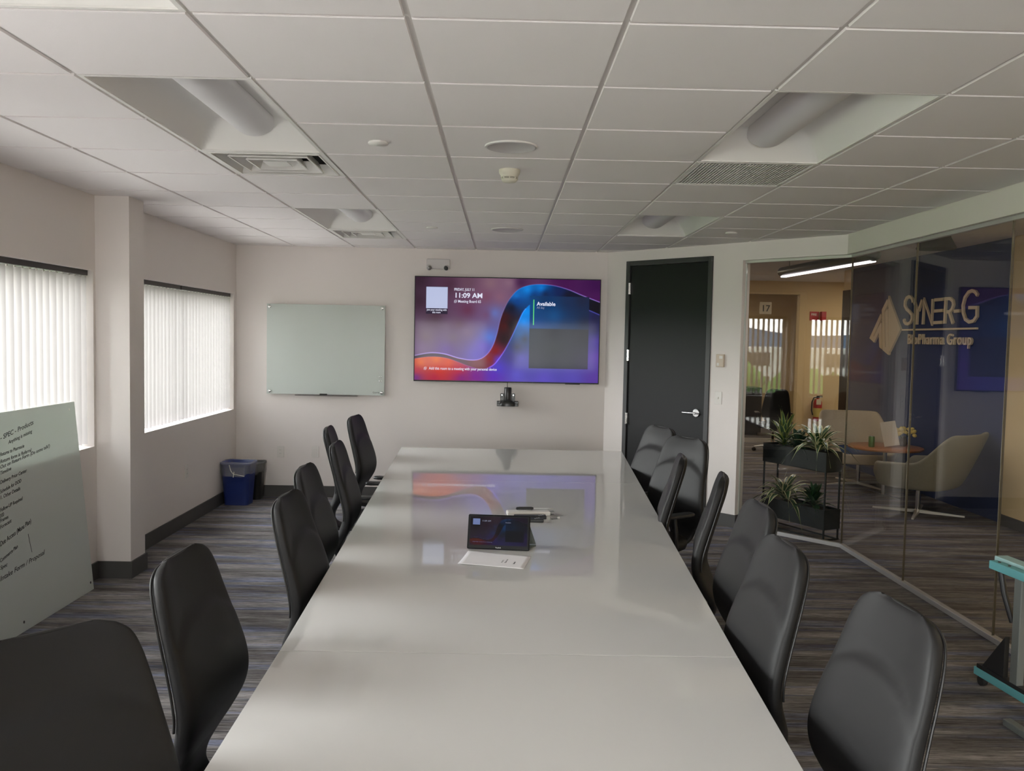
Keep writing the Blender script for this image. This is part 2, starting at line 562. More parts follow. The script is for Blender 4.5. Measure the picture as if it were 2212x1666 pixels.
def clip(poly, a, b_, c_):
    """keep a*x+b*y<=c"""
    out = []
    for i in range(len(poly)):
        p, q = poly[i], poly[(i + 1) % len(poly)]
        fp, fq = a * p[0] + b_ * p[1] - c_, a * q[0] + b_ * q[1] - c_
        if fp <= 0: out.append(p)
        if fp * fq < 0:
            t = fp / (fp - fq)
            out.append((p[0] + (q[0] - p[0]) * t, p[1] + (q[1] - p[1]) * t))
    return out


def roomclip(poly):
    poly = clip(poly, 1, 0, XR)
    if poly: poly = clip(poly, -1, 0, -XL)
    if poly: poly = clip(poly, 0, 1, YB)
    if poly: poly = clip(poly, 0, -1, 3.1)
    if poly: poly = clip(poly, nW.x, nW.y, nW.x * P0.x + nW.y * P0.y)
    return poly


b = MB(); GZ = H + .008
for c in range(-5, 6):
    for r in range(-11, 11):
        xa, xb, ya, yb = A0 + c * T, A0 + (c + 1) * T, R0 + r * T, R0 + (r + 1) * T
        if (c, r) not in holes:
            p = roomclip([(xa, ya), (xb, ya), (xb, yb), (xa, yb)])
            if len(p) > 2:
                b.prism(p, GZ, GZ + .004, 1)
            g = .0085
            p = roomclip([(xa + g, ya + g), (xb - g, ya + g), (xb - g, yb - g), (xa + g, yb - g)])
            if len(p) > 2:
                # small chamfer at the tile edge
                cx = sum(q[0] for q in p) / len(p); cy = sum(q[1] for q in p) / len(p)
                def off(q, d):
                    return (q[0] + (d if q[0] < cx else -d), q[1] + (d if q[1] < cy else -d))
                inner = [off(q, .0022) for q in p]
                n = len(p)
                vs = [(x, y, GZ) for x, y in p] + [(x, y, H) for x, y in inner]
                fs = [tuple(range(2 * n - 1, n - 1, -1))] + [(i, (i + 1) % n, n + (i + 1) % n, n + i) for i in range(n)]
                fs = [f[::-1] if k else f for k, f in enumerate(fs)]
                b.add(vs, fs, 0)
        else:
            # T bars around an opening
            g = .006
            for q in ([(xa - g, ya), (xa + g, ya), (xa + g, yb), (xa - g, yb)], [(xb - g, ya), (xb + g, ya), (xb + g, yb), (xb - g, yb)]):
                b.prism(q, GZ - .001, GZ + .003, 1)
struct('ceiling', b, [M['tile'], M['tbar']])

# exterior windows and blinds
def window(name, a, b_):
    e = empty(name, (0, 0, 0), kind='structure')
    f = MB()
    x0, x1, t = -2.885, -2.845, .04
    f.box(x0, x1, a, b_, WZ0, WZ0 + t).box(x0, x1, a, b_, WZ1 - t, WZ1)
    for yy in (a, (a + b_) / 2 - t / 2, b_ - t): f.box(x0, x1, yy, yy + t, WZ0 + t, WZ1 - t)
    f.build('window_frame', M['bronze'], e)
    g = MB()
    m = (a + b_) / 2
    g.box(-2.868, -2.862, a + t, m - t / 2, WZ0 + t, WZ1 - t).build('glass_pane', M['wglass'], e)
    MB().box(-2.868, -2.862, m + t / 2, b_ - t, WZ0 + t, WZ1 - t).build('glass_pane', M['wglass'], e)
    return e


def slat_mesh(mb, x, y, ang, z0, z1, wd=.089):
    n = 5; ca, sa = math.cos(ang), math.sin(ang)
    L = []
    for i in range(n):
        u = (i / (n - 1) - .5) * wd
        v = .007 * (1 - (2 * i / (n - 1) - 1) ** 2)
        L.append((x + u * ca - v * sa, y + u * sa + v * ca))
    vs = [(p[0], p[1], z0) for p in L] + [(p[0], p[1], z1) for p in L]
    mb.add(vs, [(i, i + 1, n + i + 1, n + i) for i in range(n - 1)], 0, True)


def blind(a, b_, label, horizontal=False, cx=-2.765):
    e = empty('vertical_blind', (0, 0, 0), label=label, cat='blind', group='white vertical blinds')
    h = MB(); s = MB()
    n = int(round((b_ - a) / .0755))
    for i in range(n):
        p = a + (i + .5) * (b_ - a) / n
        ang = -.14 + random.uniform(-.07, .07)
        if horizontal: slat_mesh(s, p, cx, ang + PI / 2 - .25, WZ0 + .018, WZ1 - .040)
        else: slat_mesh(s, cx, p, ang, WZ0 + .018 + random.uniform(-.003, .003), WZ1 - .040)
        if not horizontal:
            h.box(cx - .006, cx + .006, p - .006, p + .006, WZ1 - .044, WZ1 - .03, 1)
    if horizontal: h.box(a + .004, b_ - .004, cx - .03, cx + .03, WZ1 - .034, WZ1 - .001, 0)
    else: h.box(cx - .030, cx + .034, a + .004, b_ - .004, WZ1 - .034, WZ1 - .001, 0)
    h.build('headrail', [M['bronze'], M['white_plastic']], e)
    s.build('slats', M['slat'], e)
    return e


for k, (a, b_) in enumerate(WINS):
    window('window_%d' % (k + 1), a, b_)
blind(3.045, 5.70, 'tall white vertical blind in the window behind the leaning glass board')
blind(6.005, 7.33, 'white vertical blind in the far window, half beside the pillar')
blind(7.35, 8.665, 'white vertical blind in the far window, half beside the back wall corner')
blind(.105, 2.755, 'white vertical blind in the window before the leaning glass board, beside the near chairs')
blind(-2.795, -.145, 'white vertical blind in the window behind the camera on the long window wall')
for k, (a, b_) in enumerate(RW):
    e = empty('window_%d' % (k + 5), kind='structure')
    f = MB(); t = .04
    f.box(a, b_, -3.285, -3.245, WZ0, WZ0 + t).box(a, b_, -3.285, -3.245, WZ1 - t, WZ1)
    for xx in (a, (a + b_) / 2 - t / 2, b_ - t): f.box(xx, xx + t, -3.285, -3.245, WZ0 + t, WZ1 - t)
    f.build('window_frame', M['bronze'], e)
    MB().box(a + t, b_ - t, -3.268, -3.262, WZ0 + t, WZ1 - t).build('glass_pane', M['wglass'], e)
    blind(a + .005, b_ - .005, ['white vertical blind in the narrow window of the rear wall', 'white vertical blind in the wide window of the rear wall'][k], True, -3.165)

# black door
e = empty('door_1', kind='structure')
b = MB(); b.T = TW
fw = .048
b.box(.25, .25 + fw, -.014, .12, 0, 2.45).box(1.25 - fw, 1.25, -.014, .12, 0, 2.45).box(.25 + fw, 1.25 - fw, -.014, .12, 2.45 - fw, 2.45)
b.build('door_frame', M['door_frame'], e, bevel=.003)
b = MB(); b.T = TW
b.box(.25 + fw + .003, 1.25 - fw - .003, .004, .048, .008, 2.45 - fw - .003)
leaf = b.build('door_leaf', M['door_black'], e, bevel=.002)
for hz in (2.18, 1.52, .89, .25):
    h = MB(); h.T = TW
    h.cyl((.25 + fw + .001, -.020, hz - .055), .008, .11, 12)
    h.box(.25 + fw - .012, .25 + fw + .014, -.0165, .0045, hz - .055, hz + .055)
    h.build('hinge', M['chrome'], e)
h = MB(); h.T = TW
hs, hz = 1.115, 1.005
h.cyl((hs, -.010, hz), .036, .015, 28, axis='y')
h.cyl((hs, -.050, hz), .011, .045, 14, axis='y')
h.tube([(hs, -.048, hz), (hs - .03, -.052, hz), (hs - .07, -.052, hz), (hs - .125, -.046, hz)], .0095, 12, rr=[.011, .010, .009, .0075])
h.build('lever_handle', M['chrome'], e)

# glass partition: channels, header track, panes, joints
GO = .055
b = MB(); b.T = TW
b.box(1.567, LW + .028, GO - .020, GO + .020, 0, .032)
b.T = Matrix.Identity(4)
b.box(XR + GO - .020, XR + GO + .020, -3.1, CN.y + .03, 0, .032)
struct('trim_1', b, M['channel'], bevel=.002)
b = MB(); b.T = TW
b.box(1.555, LW + .028, GO - .018, GO + .018, 2.372, 2.396)
b.T = Matrix.Identity(4)
b.box(XR + GO - .018, XR + GO + .018, -3.1, CN.y + .03, 2.372, 2.396)
struct('trim_2', b, M['channel'], bevel=.002)
e = empty('window_7', kind='structure')
b = MB(); b.T = TW
b.box(1.557, LW + .020, GO - .006, GO + .006, .03, 2.380)
b.build('glass_pane', M['glass'], e)
b = MB(); b.T = TW
b.box(1.5555, 1.5665, GO - .0075, GO + .0075, .03, 2.380)
b.build('edge_seal', M['tedge'], e)
seams = [CN.y + .025, 5.86, 4.76, 3.66, 2.56, 1.46, .36, -.74, -1.84, -3.1]
for i in range(len(seams) - 1):
    e = empty('window_%d' % (8 + i), kind='structure')
    MB().box(XR + GO - .006, XR + GO + .006, seams[i + 1] + .003, seams[i] - .003, .03, 2.380).build('glass_pane', M['glass'], e)
    MB().box(XR + GO - .0066, XR + GO + .0066, seams[i] - .003, seams[i] + .003, .03, 2.380).build('edge_seal', M['seal'], e)

# ------------------------------------------------------------------ lounge shell
LH = 2.70
b = MB()
b.box(XR + .12, 8.2, -3.3, 6.95, LH, LH + .03)
b.prism([(2.89, 6.95), (8.2, 6.95), (8.2, 14.3), (.6, 14.3), (.6, 9.0), (1.0, 9.0)], LH, LH + .03)
struct('ceiling_lounge', b, M['tile'])
struct('ceiling_office', MB().box(.6, 8.2, 14.42, 18.2, LH, LH + .03), M['tile'])
struct('wall_lounge_left', MB().box(.5, .6, YB + .12, 18.2, 0, TOP), M['tan'])
struct('wall_lounge_right', MB().box(8.1, 8.2, -3.3, 18.2, 0, TOP), M['tan'])
struct('wall_lounge_near', MB().box(XR + .12, 8.1, -3.3, -3.1, 0, TOP), M['tan'])
struct('wall_office_back', MB().box(.6, 8.1, 18.1, 18.2, 0, TOP), M['tan'])
struct('wall_tan', MB().box(4.74, 4.95, -3.1, 7.96, 0, LH), M['tan'])
struct('wall_blue', MB().box(4.77, 4.95, 7.96, 11.76, 0, LH), M['blue'])
struct('trim_3', MB().box(4.765, 4.95, 11.76, 12.02, 0, 2.42), M['brown'])
struct('wall_stub', MB().box(4.78, 4.95, 11.76, 12.02, 2.42, LH), M['tan'])
struct('wall_far', MB().box(.6, 1.2, 14.3, 14.42, 0, TOP).box(5.06, 8.1, 14.3, 14.42, 0, TOP).box(1.2, 5.06, 14.3, 14.42, 2.52, TOP), M['tan'])
struct('trim_4', MB().box(4.95, 5.06, 14.28, 14.42, 0, 2.52).box(1.2, 4.95, 14.28, 14.42, 2.48, 2.52), M['tan'], bevel=.004)
struct('trim_5', MB().box(1.2, 4.95, 14.33, 14.39, 0, .06), M['channel'])
for i, (a, c) in enumerate(((1.2, 2.2), (2.2, 3.1), (3.1, 4.02), (4.02, 4.95))):
    e = empty('window_%d' % (20 + i), kind='structure')
    MB().box(a + .002, c - .002, 14.355, 14.365, .06, 2.48).build('glass_pane', M['glass'], e)
struct('baseboard_lounge', MB().box(5.06, 8.1, 14.285, 14.3, 0, .11).box(4.725, 4.74, -3.1, 7.96, 0, .10), M['base'])

# lounge light fixtures; the flat panels are added to brighten the lounge
for i, (x, y) in enumerate(LPAN):
    e = empty('added_light_panel', (x, y, LH), 0, ['added square lit ceiling panel beyond the blue sign wall', 'added lit ceiling panel beyond the brown trim near the far wall',
              'added lit ceiling panel in the corridor beside the near glass', 'added lit ceiling panel in front of the far glass office'][i], 'ceiling light', 'added lounge ceiling panels')
    MB().box(-.62, .62, -.32, .32, -.012, .0).build('frame', M['white_metal'], e, bevel=.003)
    MB().box(-.585, .585, -.285, .285, -.017, -.0125).build('diffuser', M['panel_lit'], e)
ang = math.atan2(7.36 - 9.33, 3.18 - 3.03)
e = empty('linear_pendant', (3.105, 8.345, 2.44), ang, 'long black tube pendant lamp with a lit underside behind the glass corner', 'pendant lamp')
b = MB(); b.T = Matrix.Translation((-.99, 0, 0)) @ Matrix.Rotation(PI / 2, 4, 'Y')
b.lathe([(.0, -.05), (.022, -.047), (.042, -.03), (.052, 0), (.052, 1.98), (.042, 2.01), (.022, 2.027), (0, 2.03)], 24, caps=False)
b.build('housing', M['softblack'], e)
MB().box(-.96, .96, -.030, .030, -.060, -.045).build('diffuser', M['strip'], e, bevel=.004)
for sx in (-.8, .8):
    MB().cyl((sx, 0, .05), .003, .205, 8).cyl((sx, 0, .245), .03, .012, 16).build('suspension_cable', M['plastic'], e)
e = empty('drum_pendant', (3.60, 7.15, LH), 0, 'dark drum lamp on the lounge ceiling behind the sign', 'ceiling lamp')
MB().lathe([(.085, 0), (.11, -.13), (.155, -.215), (.15, -.225), (0.001, -.225)], 28).build('shade', M['shade'], e)
for i, y in enumerate((15.2, 16.2, 17.2)):
    e = empty('office_strip_lamp', (3.6, y, LH), 0, 'slim lit strip lamp in the far office, ' + ['nearest the office glass', 'middle of the three', 'deepest in the room'][i], 'strip lamp', 'office strip lamps')
    MB().box(-1.05, 1.05, -.04, .04, -.10, -.0).build('housing', M['plastic'], e)
    MB().box(-1.03, 1.03, -.032, .032, -.108, -.101).build('diffuser', M['strip'], e)

# ------------------------------------------------------------------ ceiling fixtures
def troffer(c, r, label):
    x = A0 + (c + .5) * T; y = R0 + (r + 1) * T
    e = empty('troffer_light', (x, y, H), 0, label, 'ceiling light', 'recessed two by four ceiling lights')
    hw, hl = T / 2 - .002, T - .002
    f = MB()
    for (a, b_, c_, d) in ((-hw, hw, -hl, -hl + .016), (-hw, hw, hl - .016, hl), (-hw, -hw + .016, -hl + .016, hl - .016), (hw - .016, hw, -hl + .016, hl - .016)):
        f.box(a, b_, c_, d, .001, .007)
    f.build('frame', M['white_metal'], e)
    # reflector surface: height field over the opening
    NX, NY = 36, 56
    ex = .125
    W_, L_ = hw - .014, hl - .014
    lensw = .105
    def hz(x_, y_):
        a = min(1, (W_ - abs(x_)) / (W_ - lensw))
        hx = ex * math.sin(min(1, max(0, a)) * PI / 2) ** .8
        d = (L_ - abs(y_)) / .17
        hy = ex * min(1, max(0, d)) ** .8
        return .006 + min(hx, hy)
    vs = []; fs = []
    for j in range(NY + 1):
        v = -L_ + 2 * L_ * j / NY
        for i in range(NX + 1):
            u = -W_ + 2 * W_ * i / NX
            vs.append((u, v, hz(u, v)))
    for j in range(NY):
        for i in range(NX):
            a = j * (NX + 1) + i
            fs.append((a, a + NX + 1, a + NX + 2, a + 1))
    MB().add(vs, fs, 0, True).build('reflector', M['white_metal'], e)
    ls = MB(); rings = []
    le = L_ - .11
    for j in range(2):
        yy = -le + 2 * le * j
        ring = []
        for k in range(21):
            a = PI * k / 20
            ring.append((math.cos(a) * lensw * .98, yy, .129 - math.sin(a) * .080))
        rings.append(ring)
    ls.loft(rings, closed=True, caps=True, smooth=True)
    o = ls.build('lens', M['lens'], e)
    md = o.modifiers.new('edge', 'EDGE_SPLIT'); md.split_angle = math.radians(50)
    MB().box(-hw, hw, -hl, hl, .14, .17).build('housing', M['white_metal'], e)
    return e


troffer(-2, -3, 'recessed ceiling light at the upper left edge, nearest the camera')
troffer(-2, 0, 'large recessed ceiling light before the louvred vent, window side')
troffer(-2, 5, 'small far recessed ceiling light on the window side, over the wall board')
troffer(2, 0, 'large recessed ceiling light in front of the perforated grille, glass wall side')
troffer(2, 5, 'small far recessed ceiling light in front of the black door')
troffer(2, -5, 'recessed ceiling light behind the camera on the glass wall side')


def vent(c, r, label):
    x = A0 + (c + .5) * T; y = R0 + (r + .5) * T
    e = empty('ceiling_vent', (x, y, H), 0, label, 'vent', 'square louvred air vents')
    def ring(mb, ro, ri, zo, zi, th=.002):
        for k in range(4):
            mb.T = Matrix.Rotation(k * PI / 2, 4, 'Z')
            vs = [(-ro, -ro, zo), (ro, -ro, zo), (ri, -ri, zi), (-ri, -ri, zi)]
            vs2 = [(a, b_ + th, c_ + th) for a, b_, c_ in vs]
            mb.add(vs + vs2, [(0, 1, 2, 3), (7, 6, 5, 4), (0, 4, 5, 1), (3, 2, 6, 7), (1, 5, 6, 2), (0, 3, 7, 4)])
        mb.T = Matrix.Identity(4)
        return mb
    hw = T / 2 - .002
    f = MB()
    ring(f, hw, hw - .03, .002, .002, .004)
    f.build('frame', M['white_metal'], e)
    for ro, ri in ((.272, .252), (.200, .172), (.130, .100)):
        m = MB(); ring(m, ro, ri, .001 if ro < .27 else .003, .055)
        for k in range(4):
            m.T = Matrix.Rotation(k * PI / 2, 4, 'Z')
            m.box(-ro, ro, -ro - .001, -ro + .007, -.001, .004)
        m.T = Matrix.Identity(4)
        m.build('louver', M['white_metal'], e)
    MB().box(-.062, .062, -.062, .062, .004, .008).build('center_plate', M['white_metal'], e)
    b = MB()
    b.box(-hw, hw, -hw, hw, .12, .13)
    for k in range(4):
        b.T = Matrix.Rotation(k * PI / 2, 4, 'Z'); b.box(-hw, hw, -hw, -hw + .006, .008, .12)
    b.build('duct_box', M['dark_void'], e)
    MB().box(-.30, .30, -.006, .006, .052, .062).box(-.006, .006, -.30, .30, .052, .062).build('support_bar', M['white_metal'], e)


vent(-2, 2, 'square louvred air vent next to the large window-side ceiling light')
vent(-2, 7, 'square louvred air vent nearest the back wall')
vent(-2, -4, 'square louvred air vent behind the camera')

x, y = A0 + 2.5 * T, R0 + 2.5 * T
e = empty('return_grille', (x, y, H), 0, 'square perforated return air grille in the ceiling behind the large light', 'air grille')
hw = T / 2 - .002
b = MB()
for k in range(4):
    b.T = Matrix.Rotation(k * PI / 2, 4, 'Z'); b.box(-hw, hw - .018, -hw, -hw + .018, .000, .006)
b.build('frame', M['white_metal'], e)
b = MB()
n = 34; st = 2 * (hw - .018) / n
for i in range(1, n):
    p = -hw + .018 + i * st
    b.box(p - .0045, p + .0045, -hw + .018, hw - .018, .002, .008)
    b.box(-hw + .018, hw - .018, p - .0045, p + .0045, .002, .008)
b.build('grille_core', M['white_metal'], e)
MB().box(-hw, hw, -hw, hw, .05, .06).build('duct_box', M['dark_void'], e)

for i, (x, y, r) in enumerate(((.026, 4.01, .118), (.026, 7.05, .15 * .85))):
    e = empty('ceiling_speaker', (x, y, H), 0, ['round ceiling speaker grille before the smoke detector', 'round ceiling speaker grille nearest the wall screen'][i], 'speaker', 'round ceiling speakers')
    MB().lathe([(r, 0), (r - .002, -.007), (r - .007, -.009), (r - .010, -.006), (.001, -.006)], 40).build('grille', mat('speaker_grille', (.56, .53, .53), .6, bump=.8, bscale=900, bdist=.001), e)
    MB().lathe([(r + .004, .0), (r + .003, -.006), (r - .0005, -.007), (r - .0005, 0)], 40, caps=False).build('rim', M['white_metal'], e)
e = empty('smoke_detector', (.023, 4.57, H), 0, 'small cream smoke detector hanging between two round speakers', 'smoke detector')
MB().lathe([(.056, 0), (.056, -.012), (.052, -.024), (.047, -.030), (.046, -.036)], 32).build('mounting_base', mat('cream_plastic', (.66, .63, .52), .5), e)
b = MB(); b.lathe([(.040, -.036), (.040, -.050)], 32, mi=1)
b.lathe([(.046, -.036), (.045, -.040), (.0405, -.0405)], 32, caps=False).lathe([(.044, -.0425), (.044, -.0455), (.0405, -.0455)], 32, caps=False)
b.lathe([(.043, -.048), (.041, -.056), (.034, -.064), (.001, -.066)], 32)
for k in range(8):
    a = k * PI / 4
    b.box(.042 * math.cos(a) - .003, .042 * math.cos(a) + .003, .042 * math.sin(a) - .003, .042 * math.sin(a) + .003, -.050, -.036)
b.build('sensor_head', [bpy.data.materials['cream_plastic'], M['bezel']], e)
for i, (x, y) in enumerate(((-.583, 3.985), (-.585, 7.015), (1.83, 6.94))):
    o = MB().lathe([(.044, .0), (.047, -.006), (.045, -.010), (.001, -.0125)], 28).build('sprinkler_cover', M['white_metal'])
    o.location = (x, y, H)
    tag(o, ['round white sprinkler cover plate left of the near speaker', 'small round sprinkler cover near the back wall vent', 'small round sprinkler cover above the door'][i], 'sprinkler cover', 'sprinkler cover plates')

# ------------------------------------------------------------------ back wall things
e = empty('emergency_light', (-.657, YB, 2.395), 0, 'white emergency light with two lamp heads above the wall screen', 'emergency light')
MB().box(-.117, .117, -.06, 0, -.045, .055).build('body', mat('grey_white_plastic', (.66, .63, .62), .45), e, bevel=.008, bseg=3)
for sx, m_ in ((-.095, M['chrome']), (.092, M['plastic'])):
    b = MB(); b.T = Matrix.Translation((sx, -.062, -.028)) @ Matrix.Rotation(PI / 2 + .35, 4, 'X') @ Matrix.Rotation(.3 if sx < 0 else -.3, 4, 'Y')
    b.lathe([(.016, -.01), (.027, .008), (.029, .03), (.027, .034)], 24, mi=0)
    b.lathe([(.024, .0345), (.012, .036), (.001, .037)], 24, mi=1)
    b.build('lamp_head', [bpy.data.materials['grey_white_plastic'], m_], e)


def scr_color(u, v):
    """picture on the wall screen, u right, v down, arrays 0..1 -> display rgb 0..1"""
    X = 82 + 2013 * u; Y = 95 + 1140 * v
    outer = np.array([(60, 972), (200, 940), (300, 932), (420, 945), (560, 985), (700, 1005), (800, 990), (880, 930), (940, 830), (980, 700), (1010, 560), (1050, 440), (1110, 320), (1200, 215), (1320, 165), (1450, 152), (1600, 165), (1750, 205), (1900, 265), (2130, 350)], float)
    inner = np.array([(60, 1003), (200, 980), (320, 975), (440, 990), (560, 1030), (680, 1075), (800, 1105), (880, 1090), (960, 1040), (1040, 930), (1100, 820), (1160, 690), (1210, 570), (1260, 460), (1330, 380), (1430, 320), (1560, 300), (1720, 330), (1980, 428), (2130, 490)], float)

    def smooth(c, n=160):
        t = np.arange(len(c)); tt = np.linspace(0, len(c) - 1, n)
        i = np.clip(np.floor(tt).astype(int), 0, len(c) - 2); f = (tt - i)[:, None]
        g = lambda k: c[np.clip(k, 0, len(c) - 1)]
        p0, p1, p2, p3 = g(i - 1), g(i), g(i + 1), g(i + 2)
        return .5 * (2 * p1 + (p2 - p0) * f + (2 * p0 - 5 * p1 + 4 * p2 - p3) * f ** 2 + (3 * p1 - p0 - 3 * p2 + p3) * f ** 3)
    oc, ic = smooth(outer), smooth(inner)

    def side(c):
        # signed distance to polyline, positive on the right/below side (walking left to right)
        best = np.full(X.shape, 1e9); sg = np.zeros(X.shape)
        for k in range(len(c) - 1):
            ax, ay = c[k]; bx, by = c[k + 1]
            dx, dy = bx - ax, by - ay; L2 = dx * dx + dy * dy + 1e-9
            t = np.clip(((X - ax) * dx + (Y - ay) * dy) / L2, 0, 1)
            ex, ey = X - (ax + t * dx), Y - (ay + t * dy)
            d = np.hypot(ex, ey); s = dx * (Y - ay) - dy * (X - ax)
            m = d < best
            best = np.where(m, d, best); sg = np.where(m, np.sign(s), sg)
        return best * sg
    do, di = side(oc), side(ic)

    def idw(an, p=2.6):
        num = np.zeros(X.shape + (3,)); den = np.zeros(X.shape)
        for x, y, c in an:
            wgt = 1 / (np.hypot(X - x, Y - y) + 40) ** p
            num += wgt[..., None] * np.array(c) / 255; den += wgt
        return num / den[..., None]
    out = idw([(120, 130, (48, 28, 42)), (120, 350, (52, 30, 46)), (300, 520, (66, 40, 56)), (450, 170, (70, 40, 58)), (650, 150, (96, 66, 82)), (900, 150, (128, 96, 108)), (1100, 140, (130, 98, 116)),
               (1230, 130, (62, 26, 66)), (1700, 120, (64, 14, 72)), (2060, 160, (54, 10, 66)), (2060, 280, (66, 14, 76)),
               (650, 450, (96, 44, 72)), (850, 300, (116, 70, 92)), (1000, 300, (128, 88, 108)), (560, 600, (92, 62, 84)), (850, 500, (108, 72, 106)),
               (950, 480, (96, 110, 178)), (900, 750, (84, 118, 205)), (820, 850, (104, 84, 186)), (760, 940, (96, 80, 180)), (500, 750, (104, 84, 106)), (200, 750, (104, 82, 98)), (150, 880, (110, 84, 122)), (420, 890, (96, 66, 140)), (650, 700, (112, 90, 120))])
    rib = idw([(100, 985, (50, 34, 50)), (300, 955, (62, 44, 62)), (560, 1010, (84, 58, 72)), (800, 1050, (116, 60, 66)), (900, 990, (132, 34, 34)), (960, 900, (126, 26, 28)), (1000, 1000, (92, 60, 200)),
               (1060, 760, (40, 24, 28)), (1060, 620, (74, 20, 20)), (1060, 520, (60, 18, 20)), (1130, 600, (20, 12, 20)), (1130, 420, (16, 16, 34)), (1190, 340, (10, 60, 130)), (1180, 280, (8, 110, 200)),
               (1300, 210, (0, 130, 225)), (1450, 190, (0, 120, 215)), (1380, 280, (4, 50, 110)), (1500, 260, (8, 28, 70)), (1650, 220, (14, 30, 80)), (1750, 280, (16, 14, 34)), (1900, 340, (14, 12, 24)), (2080, 400, (14, 10, 20))], 3)
    ins = idw([(150, 1040, (214, 92, 24)), (320, 1000, (214, 96, 20)), (450, 1030, (210, 70, 24)), (350, 1120, (196, 46, 34)), (560, 1110, (184, 40, 62)), (120, 1130, (176, 56, 72)), (100, 1210, (104, 48, 132)), (300, 1210, (168, 36, 66)), (600, 1210, (124, 34, 120)),
               (750, 1180, (118, 34, 140)), (950, 1180, (92, 46, 178)), (1000, 1090, (78, 66, 196)), (1200, 1160, (92, 84, 192)), (1500, 1200, (90, 76, 182)), (1800, 1180, (84, 72, 170)), (2060, 1200, (86, 56, 150)), (2060, 950, (88, 56, 156)), (2060, 780, (66, 46, 142)), (2050, 620, (32, 28, 80)), (2060, 530, (22, 22, 58)),
               (1120, 960, (72, 66, 130)), (1250, 980, (84, 78, 172)), (1200, 850, (56, 60, 86)), (1280, 760, (48, 58, 80)), (1230, 690, (20, 84, 150)), (1270, 560, (0, 140, 242)), (1290, 460, (0, 138, 240)), (1400, 500, (0, 110, 200)), (1600, 500, (10, 60, 120)), (1900, 600, (24, 34, 70))])
    a = np.clip(.5 + do / 6, 0, 1)[..., None]
    c = out * (1 - a) + rib * a
    a = np.clip(.5 + di / 6, 0, 1)[..., None]
    c = c * (1 - a) + ins * a
    # bright rim on the outer and inner edge of the ribbon
    rimk = np.exp(-(do / 5.5) ** 2) * np.clip(.55 + .35 * np.sin(X / 260.), .2, 1)
    c += rimk[..., None] * np.array([.42, .42, .62])
    rk2 = np.exp(-(di / 5.5) ** 2) * np.where((Y > 420) | (X > 1900), .75, .1) * np.where(X < 900, .35, 1)
    c += rk2[..., None] * np.array([.28, .28, .62])
    # translucent info panel
    inside = (X > 1330) & (X < 1980) & (Y > 282) & (Y < 1085)
    upper = idw([(1350, 400, (4, 70, 130)), (1400, 600, (8, 66, 130)), (1600, 500, (10, 72, 128)), (1500, 330, (8, 46, 92)), (1750, 350, (22, 40, 76)), (1900, 320, (26, 32, 58)), (1950, 560, (24, 34, 62)), (1750, 600, (16, 48, 88))])
    lower = idw([(1350, 700, (28, 38, 52)), (1600, 680, (26, 30, 42)), (1950, 680, (26, 28, 40)), (1400, 1050, (46, 48, 62)), (1700, 1040, (44, 46, 58)), (1950, 1040, (46, 42, 66)), (1600, 850, (38, 44, 50))])
    k = np.clip((Y - 636) / 12, 0, 1)[..., None]
    c = np.where(inside[..., None], upper * (1 - k) + lower * k, c)
    # dark code-card backing, showing below the pale card
    card = (X > 196) & (X < 436) & (Y > 196) & (Y < 500)
    c = np.where(card[..., None], np.array([.16, .12, .20]), c)
    return np.clip(c, 0, 1)


def picture(name, W_, H_, nx, ny, m, parent, gain=1.0):
    us, vs_ = np.meshgrid(np.linspace(0, 1, nx + 1), np.linspace(0, 1, ny + 1))
    col = scr_color(us, vs_)
    lin = np.where(col <= .04045, col / 12.92, ((col + .055) / 1.055) ** 2.4) * gain
    vs = [((u - .5) * W_, 0, (.5 - v) * H_) for u, v in zip(us.ravel(), vs_.ravel())]
    idx = np.arange((nx + 1) * (ny + 1)).reshape(ny + 1, nx + 1)
    fs = np.stack([idx[:-1, :-1], idx[1:, :-1], idx[1:, 1:], idx[:-1, 1:]], -1).reshape(-1, 4).tolist()
    me = bpy.data.meshes.new(name)
    me.from_pydata(vs, [], fs)
    me.materials.append(m)
    ca = me.color_attributes.new('pic', 'FLOAT_COLOR', 'POINT')
    rgba = np.ones((len(vs), 4), dtype=np.float32); rgba[:, :3] = lin.reshape(-1, 3)
    ca.data.foreach_set('color', rgba.ravel())
    o = bpy.data.objects.new(name, me); COL.objects.link(o); o.parent = parent
    return o


def up(x, y, z):
    """text plane standing upright facing -y"""
    return Matrix.Translation((x, y, z)) @ Matrix.Rotation(PI / 2, 4, 'X')


TVW, TVH = 1.883, 1.062
tv = empty('wall_screen', (.050, 8.70, 1.745), 0, 'large wall mounted screen showing a glowing ribbon picture and 11:09 AM', 'television')
MB().box(-TVW / 2, TVW / 2, 0, .03, -TVH / 2, TVH / 2).build('bezel', M['bezel'], tv, bevel=.003)
MB().box(-.35, .35, .03, .049, -.25, .25).build('wall_mount', M['plastic'], tv)
p = picture('screen', TVW - .018, TVH - .022, 460, 260, M['tvpic'], tv); p.location = (0, -.0012, .002)
def sx_(x): return ((x - 82) / 2013 - .5) * (TVW - .018)
def sz_(y): return (.5 - (y - 95) / 1140) * (TVH - .022)
